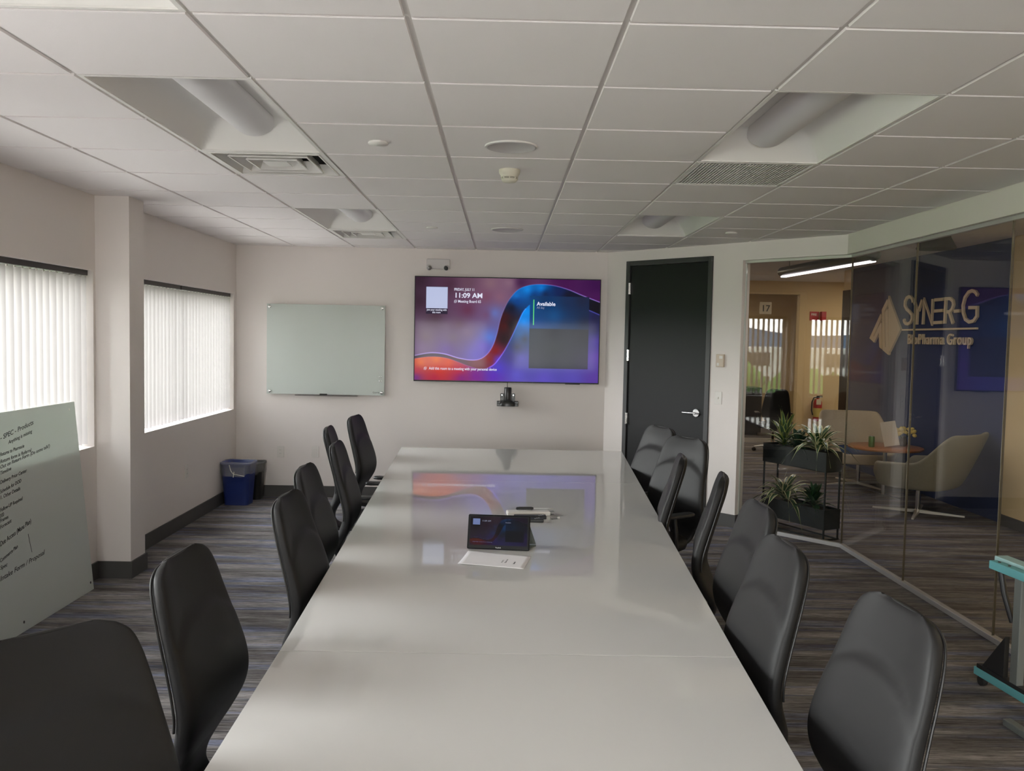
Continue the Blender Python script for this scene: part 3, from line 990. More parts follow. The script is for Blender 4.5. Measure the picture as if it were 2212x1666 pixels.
# blank pale card where the code stood
MB().box(sx_(200), sx_(433), -.0032, -.0014, sz_(436), sz_(200)).build('pale_card', M['card'], tv, bevel=.0008)
T_ = [('Join your meeting with', 208, 462, 26, M['txt'], .0004, 218), ('this room', 268, 490, 26, M['txt'], .0004, 90),
      ('FRIDAY, JULY 11', 503, 237, 36, M['txt'], .0006, 216), ('11:09 AM', 505, 313, 66, M['txt'], .0016, 292), ('Meeting Board 65', 546, 368, 38, M['txt'], .0004, 248),
      ('Available', 1407, 384, 52, M['txt'], .0012, 205), ('All day', 1407, 418, 30, M['txt_dim'], 0, 84),
      ('Add this room to a meeting with your personal device', 240, 1116, 38, M['txt'], .0004, 742)]
for s_, x_, y_, h_, m_, off, wd in T_:
    k = (TVW - .018) / 2013
    text_mesh('screen_text', s_, h_ * k * 1.12, m_, tv, up(sx_(x_), -.0022, sz_(y_)), .0003, off, width=wd * k)
MB().box(sx_(1368), sx_(1380), -.003, -.0015, sz_(600), sz_(320)).build('green_bar', M['txt_green'], tv)
for x_, y_ in ((506, 352), (186, 1100)):
    b = MB(); k = (TVW - .018) / 2013
    b.T = up(sx_(x_), -.0022, sz_(y_))
    s = 20 * k
    for ox, oy in ((0, -s * .4), (s * .3, s * .05)):
        stroke(b, [(ox, oy - s * .5), (ox + s, oy - s * .5), (ox + s, oy + s * .5), (ox, oy + s * .5), (ox, oy - s * .5)], .0022, .0003)
    b.build('screen_icon', M['txt'], tv)
MB().box(.60, .75, -.003, .02, -TVH / 2 - .006, -TVH / 2 + .001).build('sensor_bar', M['bezel'], tv, bevel=.002)

e = empty('conference_camera', (.068, YB, .977), 0, 'black camera unit on a wall bracket below the wall screen', 'camera')
b = MB()
b.box(-.075, .075, -.008, 0, .0, .125)
b.cyl((-.058, -.012, .108), .019, .012, 20, axis='y').cyl((.058, -.012, .108), .019, .012, 20, axis='y')
b.build('wall_plate', M['softblack'], e, bevel=.003)
b = MB()
for sx in (-.058, .058): b = MB().cyl((sx, -.0165, .108), .0065, .006, 14, axis='y'); b.build('screw', M['chrome'], e)
b = MB(); b.T = Matrix.Translation((0, -.06, 0))
b.lathe([(.030, .03), (.037, .05), (.037, .185), (.034, .190), (.001, .191)], 32)
b.build('camera_body', M['softblack'], e)
b = MB()
b.box(-.108, .108, -.10, -.004, .0, .026).box(-.108, -.072, -.10, -.006, .026, .05).box(.072, .108, -.10, -.006, .026, .05)
b.T = Matrix.Translation((0, -.095, .0)) @ Matrix.Diagonal((1, .35, 1, 1))
b.lathe([(.075, .0), (.078, .02), (.060, .045), (.035, .06)], 32)
b.build('shelf', M['softblack'], e, bevel=.003)
MB().tube([(-.004, -.055, .188), (-.006, -.035, .215), (-.005, -.03, .240)], .003, 8).build('cable', M['plastic'], e)

# glass marker board on the back wall
e = empty('glass_marker_board', (-1.785, YB - .001, 1.513), 0, 'pale green glass marker board mounted on the back wall', 'marker board')
MB().box(-.597, .597, -.030, -.024, -.456, .456).build('glass_sheet', M['gboard'], e, bevel=.0015)
for sx in (-.568, .568):
    for sz in (-.428, .428):
        b = MB(); b.T = Matrix.Translation((sx, 0, sz)) @ Matrix.Rotation(PI / 2, 4, 'X')
        b.lathe([(.010, 0), (.010, .024), (.010, .030), (.0155, .0302), (.0155, .036), (.012, .0385), (.001, .039)], 20)
        b.build('standoff', M['chrome'], e)
MB().box(-.30, .33, -.075, -.003, -.468, -.460).box(-.30, .33, -.078, -.075, -.468, -.452).build('pen_tray', M['clearp'], e)
for i, (sx, sz) in enumerate(((.546, -.265), (.566, -.268), (.547, -.307), (.567, -.310))):
    o = MB(); o.T = Matrix.Translation((sx - 1.785, YB - .030, sz + 1.513)) @ Matrix.Rotation(PI / 2, 4, 'X')
    o.lathe([(.0065, 0), (.0065, .006), (.005, .009), (.001, .0092)], 14)
    m_ = o.build('round_magnet', M['chrome'])
    tag(m_, 'small silver magnet on the wall marker board, ' + ['upper pair, outer', 'upper pair, by the board edge', 'lower pair, outer', 'lower pair, by the board edge'][i], 'magnet', 'silver magnets on the wall board')
text_mesh('maker_mark', 'Quartet', .022, M['ink'], e, up(.478, -.0305, -.432), .0001)
b = MB().box(-1.84, -1.765, YB - .062, YB - .040, 1.0535, 1.0675)
tag(b.build('black_marker', M['plastic'], bevel=.004), 'short black marker lying in the tray of the wall board', 'marker')

# outlets and switches
def plate(name, label, mw, kind):
    e = bpy.data.objects.new(name, None); COL.objects.link(e); e.matrix_world = mw
    tag(e, label, 'outlet' if kind == 'outlet' else 'wall plate')
    MB().box(-.036, .036, -.006, 0, -.058, .058).build('cover_plate', M['white_plastic'], e, bevel=.002)
    if kind == 'outlet':
        b = MB()
        b.box(-.017, .017, -.0085, -.006, -.034, .034)
        for z in (-.017, .017):
            b.box(-.007, -.005, -.0088, -.0084, z - .004, z + .004, 1).box(.005, .007, -.0088, -.0084, z - .004, z + .004, 1)
        b.build('socket', [M['white_plastic'], M['plastic']], e)
    elif kind == 'blank':
        MB().box(-.017, .017, -.008, -.006, -.034, .034).build('insert', M['white_plastic'], e, bevel=.001)
    else:
        MB().box(-.005, .005, -.014, -.006, -.010, .010).build('toggle', M['white_plastic'], e, bevel=.001)
    return e


plate('wall_outlet', 'white wall outlet on the back wall right of the bins', Matrix.Translation((-2.246, YB, .463)), 'outlet')
plate('data_plate', 'plain white wall plate behind the far window-side chairs', Matrix.Translation((-1.891, YB, .466)), 'blank')
plate('wall_outlet', 'wall outlet below the far window', Matrix.Translation((XL, 7.363, .466)) @ Matrix.Rotation(PI / 2, 4, 'Z'), 'outlet')
TWL = lambda s, z: TW @ Matrix.Translation((s, 0, z))
plate('light_switch', 'white toggle light switch right of the black door', TWL(1.348, 1.16), 'switch')
e = bpy.data.objects.new('thermostat', None); COL.objects.link(e); e.matrix_world = TWL(1.362, 1.50)
tag(e, 'beige thermostat box on the wall right of the black door', 'thermostat')
MB().box(-.040, .040, -.024, 0, -.058, .058).build('housing', mat('beige_plastic', (.60, .50, .40), .5), e, bevel=.004)
MB().box(-.004, .030, -.0255, -.024, .018, .044).build('display', M['white_plastic'], e)
MB().box(-.028, -.006, -.0255, -.024, -.046, -.02).build('button_panel', M['white_plastic'], e)

# ------------------------------------------------------------------ waste bins
def bin_(name, label, loc, rz, wx, wy, h, m, knot):
    e = empty(name, loc, rz, label, 'waste bin')
    def ring(k, z, rr=.05, n=6):
        a, c_ = wx / 2 * k, wy / 2 * k; out = []
        for qx, qy, st in ((1, 1, 0), (-1, 1, 1), (-1, -1, 2), (1, -1, 3)):
            for i in range(n + 1):
                t = (st + i / n) * PI / 2
                out.append((qx * (a - rr) + rr * math.cos(t), qy * (c_ - rr) + rr * math.sin(t), z))
        return out
    b = MB()
    b.loft([ring(.80, .0), ring(.80, .004), ring(.97, h - .02), ring(1.03, h - .018), ring(1.03, h), ring(.985, h), ring(.80, .02)], caps=False)
    b.add(ring(.80, .001), [tuple(range(27, -1, -1))]); b.add(ring(.80, .018), [tuple(range(28))])
    b.build('bin_body', m, e)
    b = MB(); rnd = random.Random(3)
    R = []
    for k, z in ((.93, h * .72), (.95, h * .9), (1.0, h + .004), (1.045, h + .006), (1.055, h - .02), (1.035, h * .88), (1.025, h * .76), (1.02, h * .735)):
        rr = ring(k, z)
        R.append([(x + rnd.uniform(-.003, .003), y + rnd.uniform(-.003, .003), z2 + rnd.uniform(-.004, .004) - (.02 * math.sin(i * .7) if z < h * .75 else 0)) for i, (x, y, z2) in enumerate(rr)])
    b.loft(R, caps=False)
    b.build('bin_liner', M['liner'], e)
    if knot:
        b = MB()
        yk = -wy / 2 * .985
        b.tube([(-.05, yk + .0, h * .97), (-.03, yk - .006, h * .82), (-.012, yk - .006, h * .76), (0, yk - .01, h * .735)], .004, 6)
        b.tube([(.003, yk - .012, h * .80), (0, yk - .014, h * .735), (-.004, yk - .012, h * .67)], .004, 6)
        b.tube([(0, yk - .008, h * .74), (.05, yk - .006, h * .72), (.10, yk - .004, h * .70)], .003, 6)
        b.build('liner_knot', M['signwhite'], e)
    return e


bin_('recycling_bin', 'blue plastic waste bin with a clear liner in the far corner', (-2.548, 8.345, 0), -.06, .295, .25, .415, M['blue_plastic'], True)
bin_('trash_bin', 'black waste bin with a clear liner beside the blue bin', (-2.50, 8.622, 0), 0, .25, .20, .375, M['plastic'], False)

# ------------------------------------------------------------------ leaning glass board with writing
th = math.atan(.0958)
BY = 5.475
gb = bpy.data.objects.new('leaning_glass_board', None); COL.objects.link(gb)
# local x runs away from the camera edge, local y up the sheet, local z out towards the room
yv = Vector((-math.sin(th), 0, math.cos(th))); xv = Vector((0, 1, 0)); zv = xv.cross(yv)
gb.matrix_world = Matrix(((xv.x, yv.x, zv.x, -2.60), (xv.y, yv.y, zv.y, BY), (xv.z, yv.z, zv.z, .002), (0, 0, 0, 1)))
tag(gb, 'large frosted glass board with handwritten notes leaning against the window wall', 'marker board')
MB().box(-1.83, 0, 0, 1.215, -.006, 0).build('glass_sheet', M['gboard2'], gb, bevel=.001)
for u, v in ((-.073, 1.170), (-.035, .052), (-.80, .052), (-1.79, 1.17), (-1.79, .052)):
    b = MB(); b.T = Matrix.Translation((u, v, -.0005)); b.lathe([(.008, 0), (.008, .0012)], 16)
    b.build('mounting_hole', M['signwhite'] if v > 1 and u > -.1 else M['ink'], gb)
NOTES = [('- SPEC - Products', 4.64, 1.067, 4.98, 1.121), ('Anything is missing', 4.712, 1.038, 4.961, 1.075), ('Returns to Pharmacie', 4.624, .982, 4.861, 1.002),
         ('Return form is Referral', 4.617, .945, 4.931, .969), ('Out on Return Form (Do some talk?)', 4.611, .916, 5.127, .968), ('Timeline', 4.605, .884, 4.707, .896),
         ('Delivery Prior Center', 4.596, .836, 4.861, .862), ('Schedule for DOD', 4.587, .787, 4.796, .815), ('1. Other Details', 4.581, .756, 4.774, .774),
         ('Follow-UP Required', 4.569, .691, 4.791, .716), ('DOD', 4.563, .66, 4.602, .666), ('Frames', 4.558, .636, 4.637, .644), ('Forecast', 4.552, .602, 4.663, .618),
         ('Due Access (Manu Plan)', 4.535, .512, 4.848, .573), ('Commerce Plan', 4.519, .429, 4.692, .468), ('Spec', 4.513, .393, 4.581, .397), ('Intake Form / Proposal', 4.501, .334, 4.954, .368)]
for s_, ya, za, yb, zb in NOTES:
    k = 1 / math.cos(th)
    wd = math.hypot(yb - ya, (zb - za) * k)
    an = math.atan2((zb - za) * k, yb - ya)
    text_mesh('handwriting', s_, (.036 if s_[0] in '-DI' and wd > .3 else .027), M['ink'], gb, Matrix.Translation((ya - BY, za * k - .006, .0004)) @ Matrix.Rotation(an, 4, 'Z'), .0002, .0003, shear=.35, width=wd)
b = MB(); stroke(b, [(4.806 - BY, .515), (4.812 - BY, .47), (4.824 - BY, .405)], .0035, .0005)
b.build('handwriting', M['ink'], gb)

# ------------------------------------------------------------------ conference table
tb = empty('conference_table', (0, 0, 0), 0, 'long white glass conference table widening towards the wall screen', 'table')
def xl(y): return -.609 - (y - 1.76) * .029 if y < 2.45 else -.629 - (y - 2.45) * .0408
def xr(y): return .666 + (y - 1.76) * .0590 if y < 2.45 else .7067 + (y - 2.45) * .0655
secs = [(.86, 2.449), (2.452, 5.45), (5.453, 7.055)]
for a, c_ in secs:
    MB().prism([(xl(a), a), (xr(a), a), (xr(c_), c_), (xl(c_), c_)], .738, .750).build('glass_top', [M['tabletop']], tb, bevel=.0012, bseg=2)
a, c_ = .89, 7.02
MB().prism([(xl(a) + .03, a), (xr(a) - .03, a), (xr(c_) - .03, c_), (xl(c_) + .03, c_)], .708, .738).build('substrate', M['tleg'], tb)
for y in (1.5, 3.2, 4.9, 6.4):
    MB().box(-.26, .30, y - .20, y + .20, .0, .708).build('pedestal_base', M['tleg'], tb, bevel=.004)

# ------------------------------------------------------------------ office chairs
def chair_proto():
    e = empty('office_chair', (0, 0, 0), 0, '-', 'office chair', 'black high-back chairs around the table')
    # back profile in the side plane: (forward x, z, half width, thickness)
    prof = [(-.372, 1.062, .085, .014), (-.371, 1.059, .112, .028), (-.369, 1.050, .138, .040), (-.364, 1.028, .164, .049), (-.352, .985, .182, .055), (-.334, .92, .197, .053), (-.316, .86, .207, .055),
            (-.298, .80, .217, .057), (-.283, .745, .226, .058), (-.275, .695, .231, .058), (-.278, .650, .232, .056), (-.290, .61, .220, .053), (-.306, .57, .192, .050), (-.322, .535, .155, .047), (-.334, .50, .118, .044),
            (-.336, .468, .100, .041), (-.326, .440, .090, .038), (-.304, .420, .084, .035), (-.27, .408, .080, .032), (-.20, .402, .078, .028), (-.10, .400, .075, .024)]
    P = np.array(prof)
    t = np.arange(len(P)); tt = np.linspace(0, len(P) - 1, 150)
    I = np.clip(np.floor(tt).astype(int), 0, len(P) - 2); Fq = (tt - I)[:, None]
    g = lambda k: P[np.clip(k, 0, len(P) - 1)]
    p0, p1, p2, p3 = g(I - 1), g(I), g(I + 1), g(I + 2)
    S = .5 * (2 * p1 + (p2 - p0) * Fq + (2 * p0 - 5 * p1 + 4 * p2 - p3) * Fq ** 2 + (3 * p1 - p0 - 3 * p2 + p3) * Fq ** 3)
    rings = []; edge = []
    K = 44
    for i in range(len(S)):
        x, z, hw, th_ = S[i]
        j0, j1 = max(0, i - 1), min(len(S) - 1, i + 1)
        tx, tz = S[j1][0] - S[j0][0], S[j1][1] - S[j0][1]
        L = math.hypot(tx, tz) + 1e-9
        nx, nz = -tz / L, tx / L       # forward normal (path runs downward)
        if i < 3: nx, nz = 1, 0
        ring = []
        for k in range(K):
            a = 2 * PI * k / K
            ca, sa = math.cos(a), math.sin(a)
            yy = hw * math.copysign(abs(ca) ** .42, ca)
            dd = th_ / 2 * math.copysign(abs(sa) ** .62, sa)
            u = yy / max(hw, .01)
            cup = .016 * u * u * (1 if z > .62 else max(0, (z - .45) / .17))
            if sa > 0 and z > .55:
                # upper pad sits back behind a curved crease, lumbar bulges forward
                zc = .920 - .085 * u * u
                st = 1 / (1 + math.exp(-max(-.2, min(.2, zc - z)) * 240))
                dd += (.008 * st * max(0, 1 - u * u * .9) * min(1, (z - .55) / .12) - .006 * (1 - st) * (1 - u ** 4))
            off = dd + cup
            ring.append((x + nx * off, yy, z + nz * off))
        rings.append(ring)
        edge.append((x, z, hw, th_, nx, nz))
    MB().loft(rings).build('backrest', M['leather'], e)
    # piping cord round the rear edge of the pad
    pts = []
    lim = [q for q in edge if q[1] > .66]
    for q in lim[::-1]: pts.append((q[0] - q[4] * q[3] * .30 + .012, q[2] * .985, q[1] - q[5] * q[3] * .3))
    for q in lim: pts.append((q[0] - q[4] * q[3] * .30 + .012, -q[2] * .985, q[1] - q[5] * q[3] * .3))
    MB().tube(pts, .0035, 6).build('piping', M['leather2'], e)
    # seat cushion
    rings = []
    for z, k in ((.415, .90), (.425, .97), (.45, 1.0), (.475, .985), (.487, .93), (.492, .80), (.490, .4), (.489, .05)):
        ring = []
        for i in range(48):
            a = 2 * PI * i / 48
            ca, sa = math.cos(a), math.sin(a)
            x = .24 * math.copysign(abs(ca) ** .6, ca) * k + .02
            y = .245 * math.copysign(abs(sa) ** .6, sa) * k
            dz = -.02 * max(0, (x - .14) / .12) ** 2 if x > .14 else 0
            ring.append((x, y, z + dz))
        rings.append(ring)
    MB().loft(rings).build('seat', M['leather'], e)
    MB().box(-.16, .16, -.10, .10, .385, .415).box(-.10, .08, -.05, .05, .355, .385).build('seat_mechanism', M['plastic'], e, bevel=.006)
    for s in (-1, 1):
        b = MB()
        b.tube([(-.03, s * .16, .402), (-.02, s * .245, .405), (-.01, s * .267, .44), (.0, s * .270, .55), (.01, s * .267, .635)], .014, 10)
        b.build('arm_post', M['plastic'], e)
        b = MB(); R = []
        for x, k in ((-.135, .5), (-.13, .8), (-.10, 1), (.10, 1), (.15, .9), (.162, .5)):
            R.append([(x, s * .267 + .036 * k * math.copysign(abs(math.cos(a)) ** .6, math.cos(a)), .648 + .013 * k * math.copysign(abs(math.sin(a)) ** .7, math.sin(a))) for a in [2 * PI * i / 20 for i in range(20)]])
        b.loft(R).build('armrest', M['softblack'], e)
    MB().lathe([(.028, .10), (.028, .25), (.018, .25), (.018, .37)], 20).build('gas_lift', M['chrome'], e)
    b = MB(); b.lathe([(.045, .07), (.045, .12), (.03, .13)], 20)
    for k in range(5):
        a = 2 * PI * k / 5 + .3
        ca, sa = math.cos(a), math.sin(a)
        b.tube([(ca * .03, sa * .03, .10), (ca * .17, sa * .17, .088), (ca * .30, sa * .30, .070)], .016, 8, rr=[.022, .018, .012])
    b.build('star_base', M['brushed'], e)
    for k in range(5):
        a = 2 * PI * k / 5 + .3
        b = MB(); b.T = Matrix.Translation((math.cos(a) * .30, math.sin(a) * .30, 0)) @ Matrix.Rotation(a + .8 * k, 4, 'Z')
        b.cyl((-.022, 0, .0275), .027, .016, 18, axis='x').cyl((.006, 0, .0275), .027, .016, 18, axis='x').cyl((0, 0, .03), .006, .04, 8)
        b.build('caster', M['plastic'], e)
    return e


# back-top position (x, y), facing angle, label
CH = [(-.905, 1.70, -43, 'black high-back chair nearest the camera on the window side, turned towards it'),
      (-.875, 2.33, -2, 'black high-back chair next to the turned one, second along the window side'),
      (-.805, 3.22, -2, 'black high-back chair third along the window side of the table'),
      (-.900, 3.92, 0, 'black high-back chair fourth along the window side, close behind the third'),
      (-.925, 4.80, 2, 'black high-back chair fifth along the window side'),
      (-1.13, 5.60, 4, 'black high-back chair sixth along the window side, pulled out nearer the window'),
      (-1.10, 6.42, -6, 'black high-back chair at the far window-side end with both arms showing'),
      (.950, 1.96, 184, 'black high-back chair nearest the camera on the glass wall side'),
      (.880, 2.57, 182, 'black high-back chair second along the glass wall side'),
      (.990, 3.18, 180, 'black high-back chair third along the glass wall side, in front of the plant stand'),
      (1.02, 3.87, 166, 'slim black chair seen edge-on, fourth along the glass wall side'),
      (.965, 4.50, 170, 'black chair seen edge-on in front of the two turned chairs by the door'),
      (1.185, 5.37, 214, 'wide black chair turned towards the camera in front of the door handle'),
      (1.14, 6.02, 204, 'farthest black chair on the glass wall side, half behind the wide turned chair')]
proto = chair_proto()
for i, (x, y, a, lab) in enumerate(CH):
    o = proto if i == 0 else dup(proto)
    r = math.radians(a)
    o.location = (x + .362 * math.cos(r), y + .362 * math.sin(r), 0)
    o.rotation_euler = (0, 0, r)
    o['label'] = lab
o = dup(proto); o.location = (4.20, 13.1, 0); o.rotation_euler = (0, 0, math.radians(80)); o.scale = (.92, .92, .92)
o['label'] = 'black chair standing in front of the far office glass'; o['group'] = 'far office seating'

# ------------------------------------------------------------------ things on the table
tbz = .7503
tab = empty('meeting_tablet', (-.001, 3.664, tbz), math.radians(-5), 'black touch tablet standing on the table behind a sheet of paper', 'tablet')
tl = Matrix.Rotation(math.radians(-17), 4, 'X')
sub = bpy.data.objects.new('display', None); COL.objects.link(sub); sub.parent = tab; sub.matrix_local = Matrix.Translation((0, 0, .003)) @ tl
def tabpart(name, mb, m, **k):
    o = mb.build(name, m, tab, **k); o.matrix_local = Matrix.Translation((0, 0, .003)) @ tl; return o
bpy.data.objects.remove(sub, do_unlink=True)
tabpart('bezel', MB().box(-.136, .136, 0, .012, 0, .150), M['bezel'], bevel=.006, bseg=3)
p = picture('screen', .250, .122, 130, 64, M['tabpic'], tab, .085); p.matrix_local = Matrix.Translation((0, 0, .003)) @ tl @ Matrix.Translation((0, -.0008, .079))
tabpart('pale_card', MB().box(-.114, -.083, -.0022, -.0009, .105, .131), M['card_dim'])
for s_, x_, z_, h_, m_, wd in (('11:09 AM', -.074, .119, .009, M['txt_dim'], .036), ('Available', .028, .115, .006, M['txt_dim'], .024), ('Add this room to a meeting', -.112, .030, .004, M['card_dim'], .085)):
    o = text_mesh('screen_text', s_, h_, m_, tab, Matrix.Identity(4), .0001, width=wd)
    o.matrix_local = Matrix.Translation((0, 0, .003)) @ tl @ up(x_, -.0014, z_)
o = text_mesh('maker_mark', 'Yealink', .0085, M['button'], tab, Matrix.Identity(4), .0001, width=.025)
o.matrix_local = Matrix.Translation((0, 0, .003)) @ tl @ up(-.012, -.0006, .0055)
MB().prism([(.02, .085), (.012, .04), (.125, .02), (.160, .10), (.155, .11)], 0, .004).build('stand_foot', M['grey_coat'], tab, bevel=.001)
b = MB(); b.add([(.03, .045, .10), (.135, .045, .10), (.158, .125, .003), (.03, .125, .003), (.03, .050, .10), (.135, .050, .10), (.158, .130, .003), (.03, .130, .003)],
                [(0, 3, 2, 1), (4, 5, 6, 7), (0, 1, 5, 4), (1, 2, 6, 5), (2, 3, 7, 6), (3, 0, 4, 7)])
b.build('stand', M['grey_coat'], tab)

# sheet of paper, slightly curled at its far edge
q = [(-.163, 3.424), (-.128, 3.634), (.140, 3.569), (.103, 3.37)]
b = MB(); vs = []; n = 14
for j in range(n + 1):
    for i in range(n + 1):
        u, v = i / n, j / n
        x = (q[0][0] * (1 - u) + q[3][0] * u) * (1 - v) + (q[1][0] * (1 - u) + q[2][0] * u) * v
        y = (q[0][1] * (1 - u) + q[3][1] * u) * (1 - v) + (q[1][1] * (1 - u) + q[2][1] * u) * v
        vs.append((x, y, .7508 + .004 * (1 - v) ** 3 * (1 - u) + .005 * v ** 2 * (1 - u) ** 1.0))
b.add(vs, [(j * (n + 1) + i, j * (n + 1) + i + 1, (j + 1) * (n + 1) + i + 1, (j + 1) * (n + 1) + i) for j in range(n) for i in range(n)], 0, True)
pp = b.build('printed_sheet', M['paper'], solid=.0004)
tag(pp, 'white printed sheet of paper lying in front of the tablet', 'paper')
for j, (ln, off) in enumerate((('Notes', .048), ('Please return this device', .085), ('to the front desk', .100))):
    dv = Vector((q[2][0] - q[3][0], q[2][1] - q[3][1])).normalized()
    an = math.atan2(dv.y, dv.x)
    ax = q[3][0] - off * math.cos(an - PI / 2) * 1.0; ay = q[3][1] - off * math.sin(an - PI / 2)
    o = text_mesh('printed_text', ln, .010, M['ink'], pp, Matrix.Translation((ax + dv.x * (.06 if j == 0 else .07), ay + dv.y * (.06 if j == 0 else .07), .7516)) @ Matrix.Rotation(an, 4, 'Z'), .0001, .0002, width=[.035, .12, .085][j])

# remotes, pen and white case behind the tablet
e = empty('white_case', (.165, 4.42, tbz), .12, 'slim white case lying on the table behind the tablet', 'case')
MB().box(-.125, .100, -.035, .035, 0, .022).build('case_body', M['white_plastic'], e, bevel=.006)
MB().box(.100, .128, -.022, .022, .002, .018).build('clear_cap', M['clearp'], e, bevel=.003)
for i, (x, y, r, L) in enumerate(((.160, 4.335, .03, .165), (.150, 4.262, .02, .15))):
    e = empty('remote_control', (x, y, tbz), r, ['long black remote control beside the white case', 'black remote control nearest the tablet'][i], 'remote control', 'black remotes on the table')
    MB().box(-L / 2, L / 2, -.022, .022, 0, .017).build('casing', M['plastic'], e, bevel=.004)
    b = MB()
    for k in range(3): b.box(L / 2 - .040 + k * .010 - .006 * i, L / 2 - .034 + k * .010 - .006 * i, -.014 + k * .009, -.008 + k * .009, .017, .0185)
    b.build('buttons', M['button'], e)
e = empty('stylus_pen', (.150, 4.43, .7735), .08, 'thick black and silver pen resting on the white case', 'pen')
b = MB(); b.T = Matrix.Rotation(PI / 2, 4, 'Y')
b.lathe([(.002, -.062), (.0075, -.058), (.009, -.04), (.009, .02), (.006, .030)], 16)
b.T = Matrix.Translation((0, 0, .009)) @ b.T; b.v = []; b.f = []; b.m = []; b.sm = []
b.lathe([(.002, -.062), (.0075, -.058), (.009, -.04), (.009, .02), (.006, .030)], 16)
b.build('barrel', M['softblack'], e)
b = MB(); b.T = Matrix.Translation((0, 0, .009)) @ Matrix.Rotation(PI / 2, 4, 'Y')
b.lathe([(.0055, .030), (.0045, .10), (.0025, .135), (.001, .137)], 14)
b.build('tip', M['silver'], e)
MB().box(-.052, .018, -.0095, .0095, -.0005, .0035).build('clip', M['silver'], e, bevel=.001)
e = empty('clear_clip', (.285, 4.33, tbz), .4, 'small clear plastic clip lying beside the remotes', 'clip')
MB().box(-.022, .022, -.012, .012, 0, .012).build('clip_body', M['clearp'], e, bevel=.003)
MB().box(.018, .028, -.004, .004, .002, .010).build('clip_tip', M['signwhite'], e)

# ------------------------------------------------------------------ plant stand and plants
pc = Vector((2.745, 7.13)); pd = Vector((2.415, 7.80)) - pc; PLn = pd.length; pd.normalize()
pn = Vector((-pd.y, pd.x)) * -1      # towards the lounge
if pn.x < 0: pn = -pn
TP = Matrix(((pd.x, pn.x, 0, pc.x), (pd.y, pn.y, 0, pc.y), (0, 0, 1, 0), (0, 0, 0, 1)))
PD = .19
st = bpy.data.objects.new('plant_stand', None); COL.objects.link(st); st.matrix_world = TP
tag(st, 'two-tier black steel plant stand behind the glass', 'plant stand')
def pbox(mb, z0, z1):
    t = .006
    mb.box(0, PLn, 0, PD, z0, z0 + t)
    for a in ((0, PLn, 0, t), (0, PLn, PD - t, PD), (0, t, t, PD - t), (PLn - t, PLn, t, PD - t)): mb.box(*a, z0 + t, z1)
    return mb
for z0, z1 in ((.585, .755), (.095, .265)):
    bx = pbox(MB(), z0, z1).build('planter_box', M['plan'], st, bevel=.002)
    MB().box(.007, PLn - .007, .007, PD - .007, z1 - .035, z1 - .020).build('soil', M['soil'], bx)
fr = MB(); r_ = .006
for x in (.012, PLn - .012):
    for y in (.012, PD - .012): fr.box(x - r_, x + r_, y - r_, y + r_, .012, .59)
    fr.box(x - r_, x + r_, .0, PD, .0, .012)
for y in (.012, PD - .012): fr.box(.012, PLn - .012, y - r_, y + r_, .0, .012)
fr.build('frame', M['plan'], st)


def leaf(mb, base, az, L, lift, droop, wd, mis):
    n = 9; d = Vector((math.cos(az), math.sin(az), 0)); sd = Vector((-d.y, d.x, 0))
    vs = []
    for i in range(n):
        t = i / (n - 1)
        p = Vector(base) + d * (L * (t * math.cos(lift) + .25 * t * t * droop)) + Vector((0, 0, L * (t * math.sin(lift) - droop * t * t * t)))
        k = wd * (math.sin(min(1, t * 1.15 + .13) * PI) ** .7 if t < .97 else .04)
        fold = .25 * k
        for u in (-1, -.62, 0, .62, 1):
            vs.append(tuple(p + sd * u * k + Vector((0, 0, abs(u) * fold))))
    for i in range(n - 1):
        for j in range(4):
            a = i * 5 + j
            mb.add([vs[a], vs[a + 1], vs[a + 6], vs[a + 5]], [(0, 1, 2, 3)], mis[0] if j in (1, 2) else mis[1], True)


def plant(label, s, dpt, z, n, Lr, lift, droop, wd, mats, seed, name='striped_houseplant', h=.0, extra=()):
    r = random.Random(seed)
    loc = TP @ Vector((s, dpt, z))
    e = empty(name, loc, 0, label, 'plant', 'houseplants in the plant stand')
    b = MB(); b.tube([(0, 0, -.012), (.002, 0, .03 + h)], .008, 6)
    b.build('stem', M['leaf_g'], e)
    b = MB()
    for k in range(n):
        az = k * 2.4 + r.uniform(-.25, .25)
        q = k / n
        leaf(b, (0, 0, .01 + h * q + .02 * q), az, r.uniform(*Lr), lift[0] + (lift[1] - lift[0]) * q + r.uniform(-.1, .1), droop * r.uniform(.7, 1.2) * (1.15 - .6 * q), wd * r.uniform(.8, 1.1), (0, 1))
    for q in extra: leaf(b, (0, 0, .03), *q, (0, 1))
    b.build('leaves', mats, e)
    return e


plant('upright lime-edged green plant in the upper planter box, far end', PLn * .78, PD * .5, .733, 36, (.24, .38), (.3, 1.5), .42, .024, [M['leaf_g'], M['leaf_y']], 3, h=.07)
plant('arching cream-striped plant in the upper planter box, near end', PLn * .24, PD * .5, .733, 34, (.32, .46), (.35, 1.15), .95, .026, [M['leaf_g'], M['leaf_c']], 5, h=.03, extra=((-1.6, .32, .8, 1.1, .034), (-.35, .42, .7, 1.15, .030)))
plant('dark leafy plant between the two striped ones in the upper box', PLn * .54, PD * .45, .733, 36, (.16, .26), (.2, 1.2), .6, .026, [M['leaf_d'], M['leaf_d']], 6, 'leafy_houseplant', h=.03)
plant('large cream-striped plant spilling from the lower planter box', PLn * .72, PD * .42, .243, 32, (.32, .48), (.35, 1.15), 1.05, .032, [M['leaf_g'], M['leaf_c']], 8, h=.03, extra=((-1.75, .34, .9, 1.25, .040), (-2.6, .36, .8, 1.2, .030)))
plant('dark green plant in the lower planter box, near end', PLn * .28, PD * .5, .243, 40, (.18, .29), (.2, 1.4), .6, .026, [M['leaf_d'], M['leaf_g']], 9, 'leafy_houseplant', h=.05)
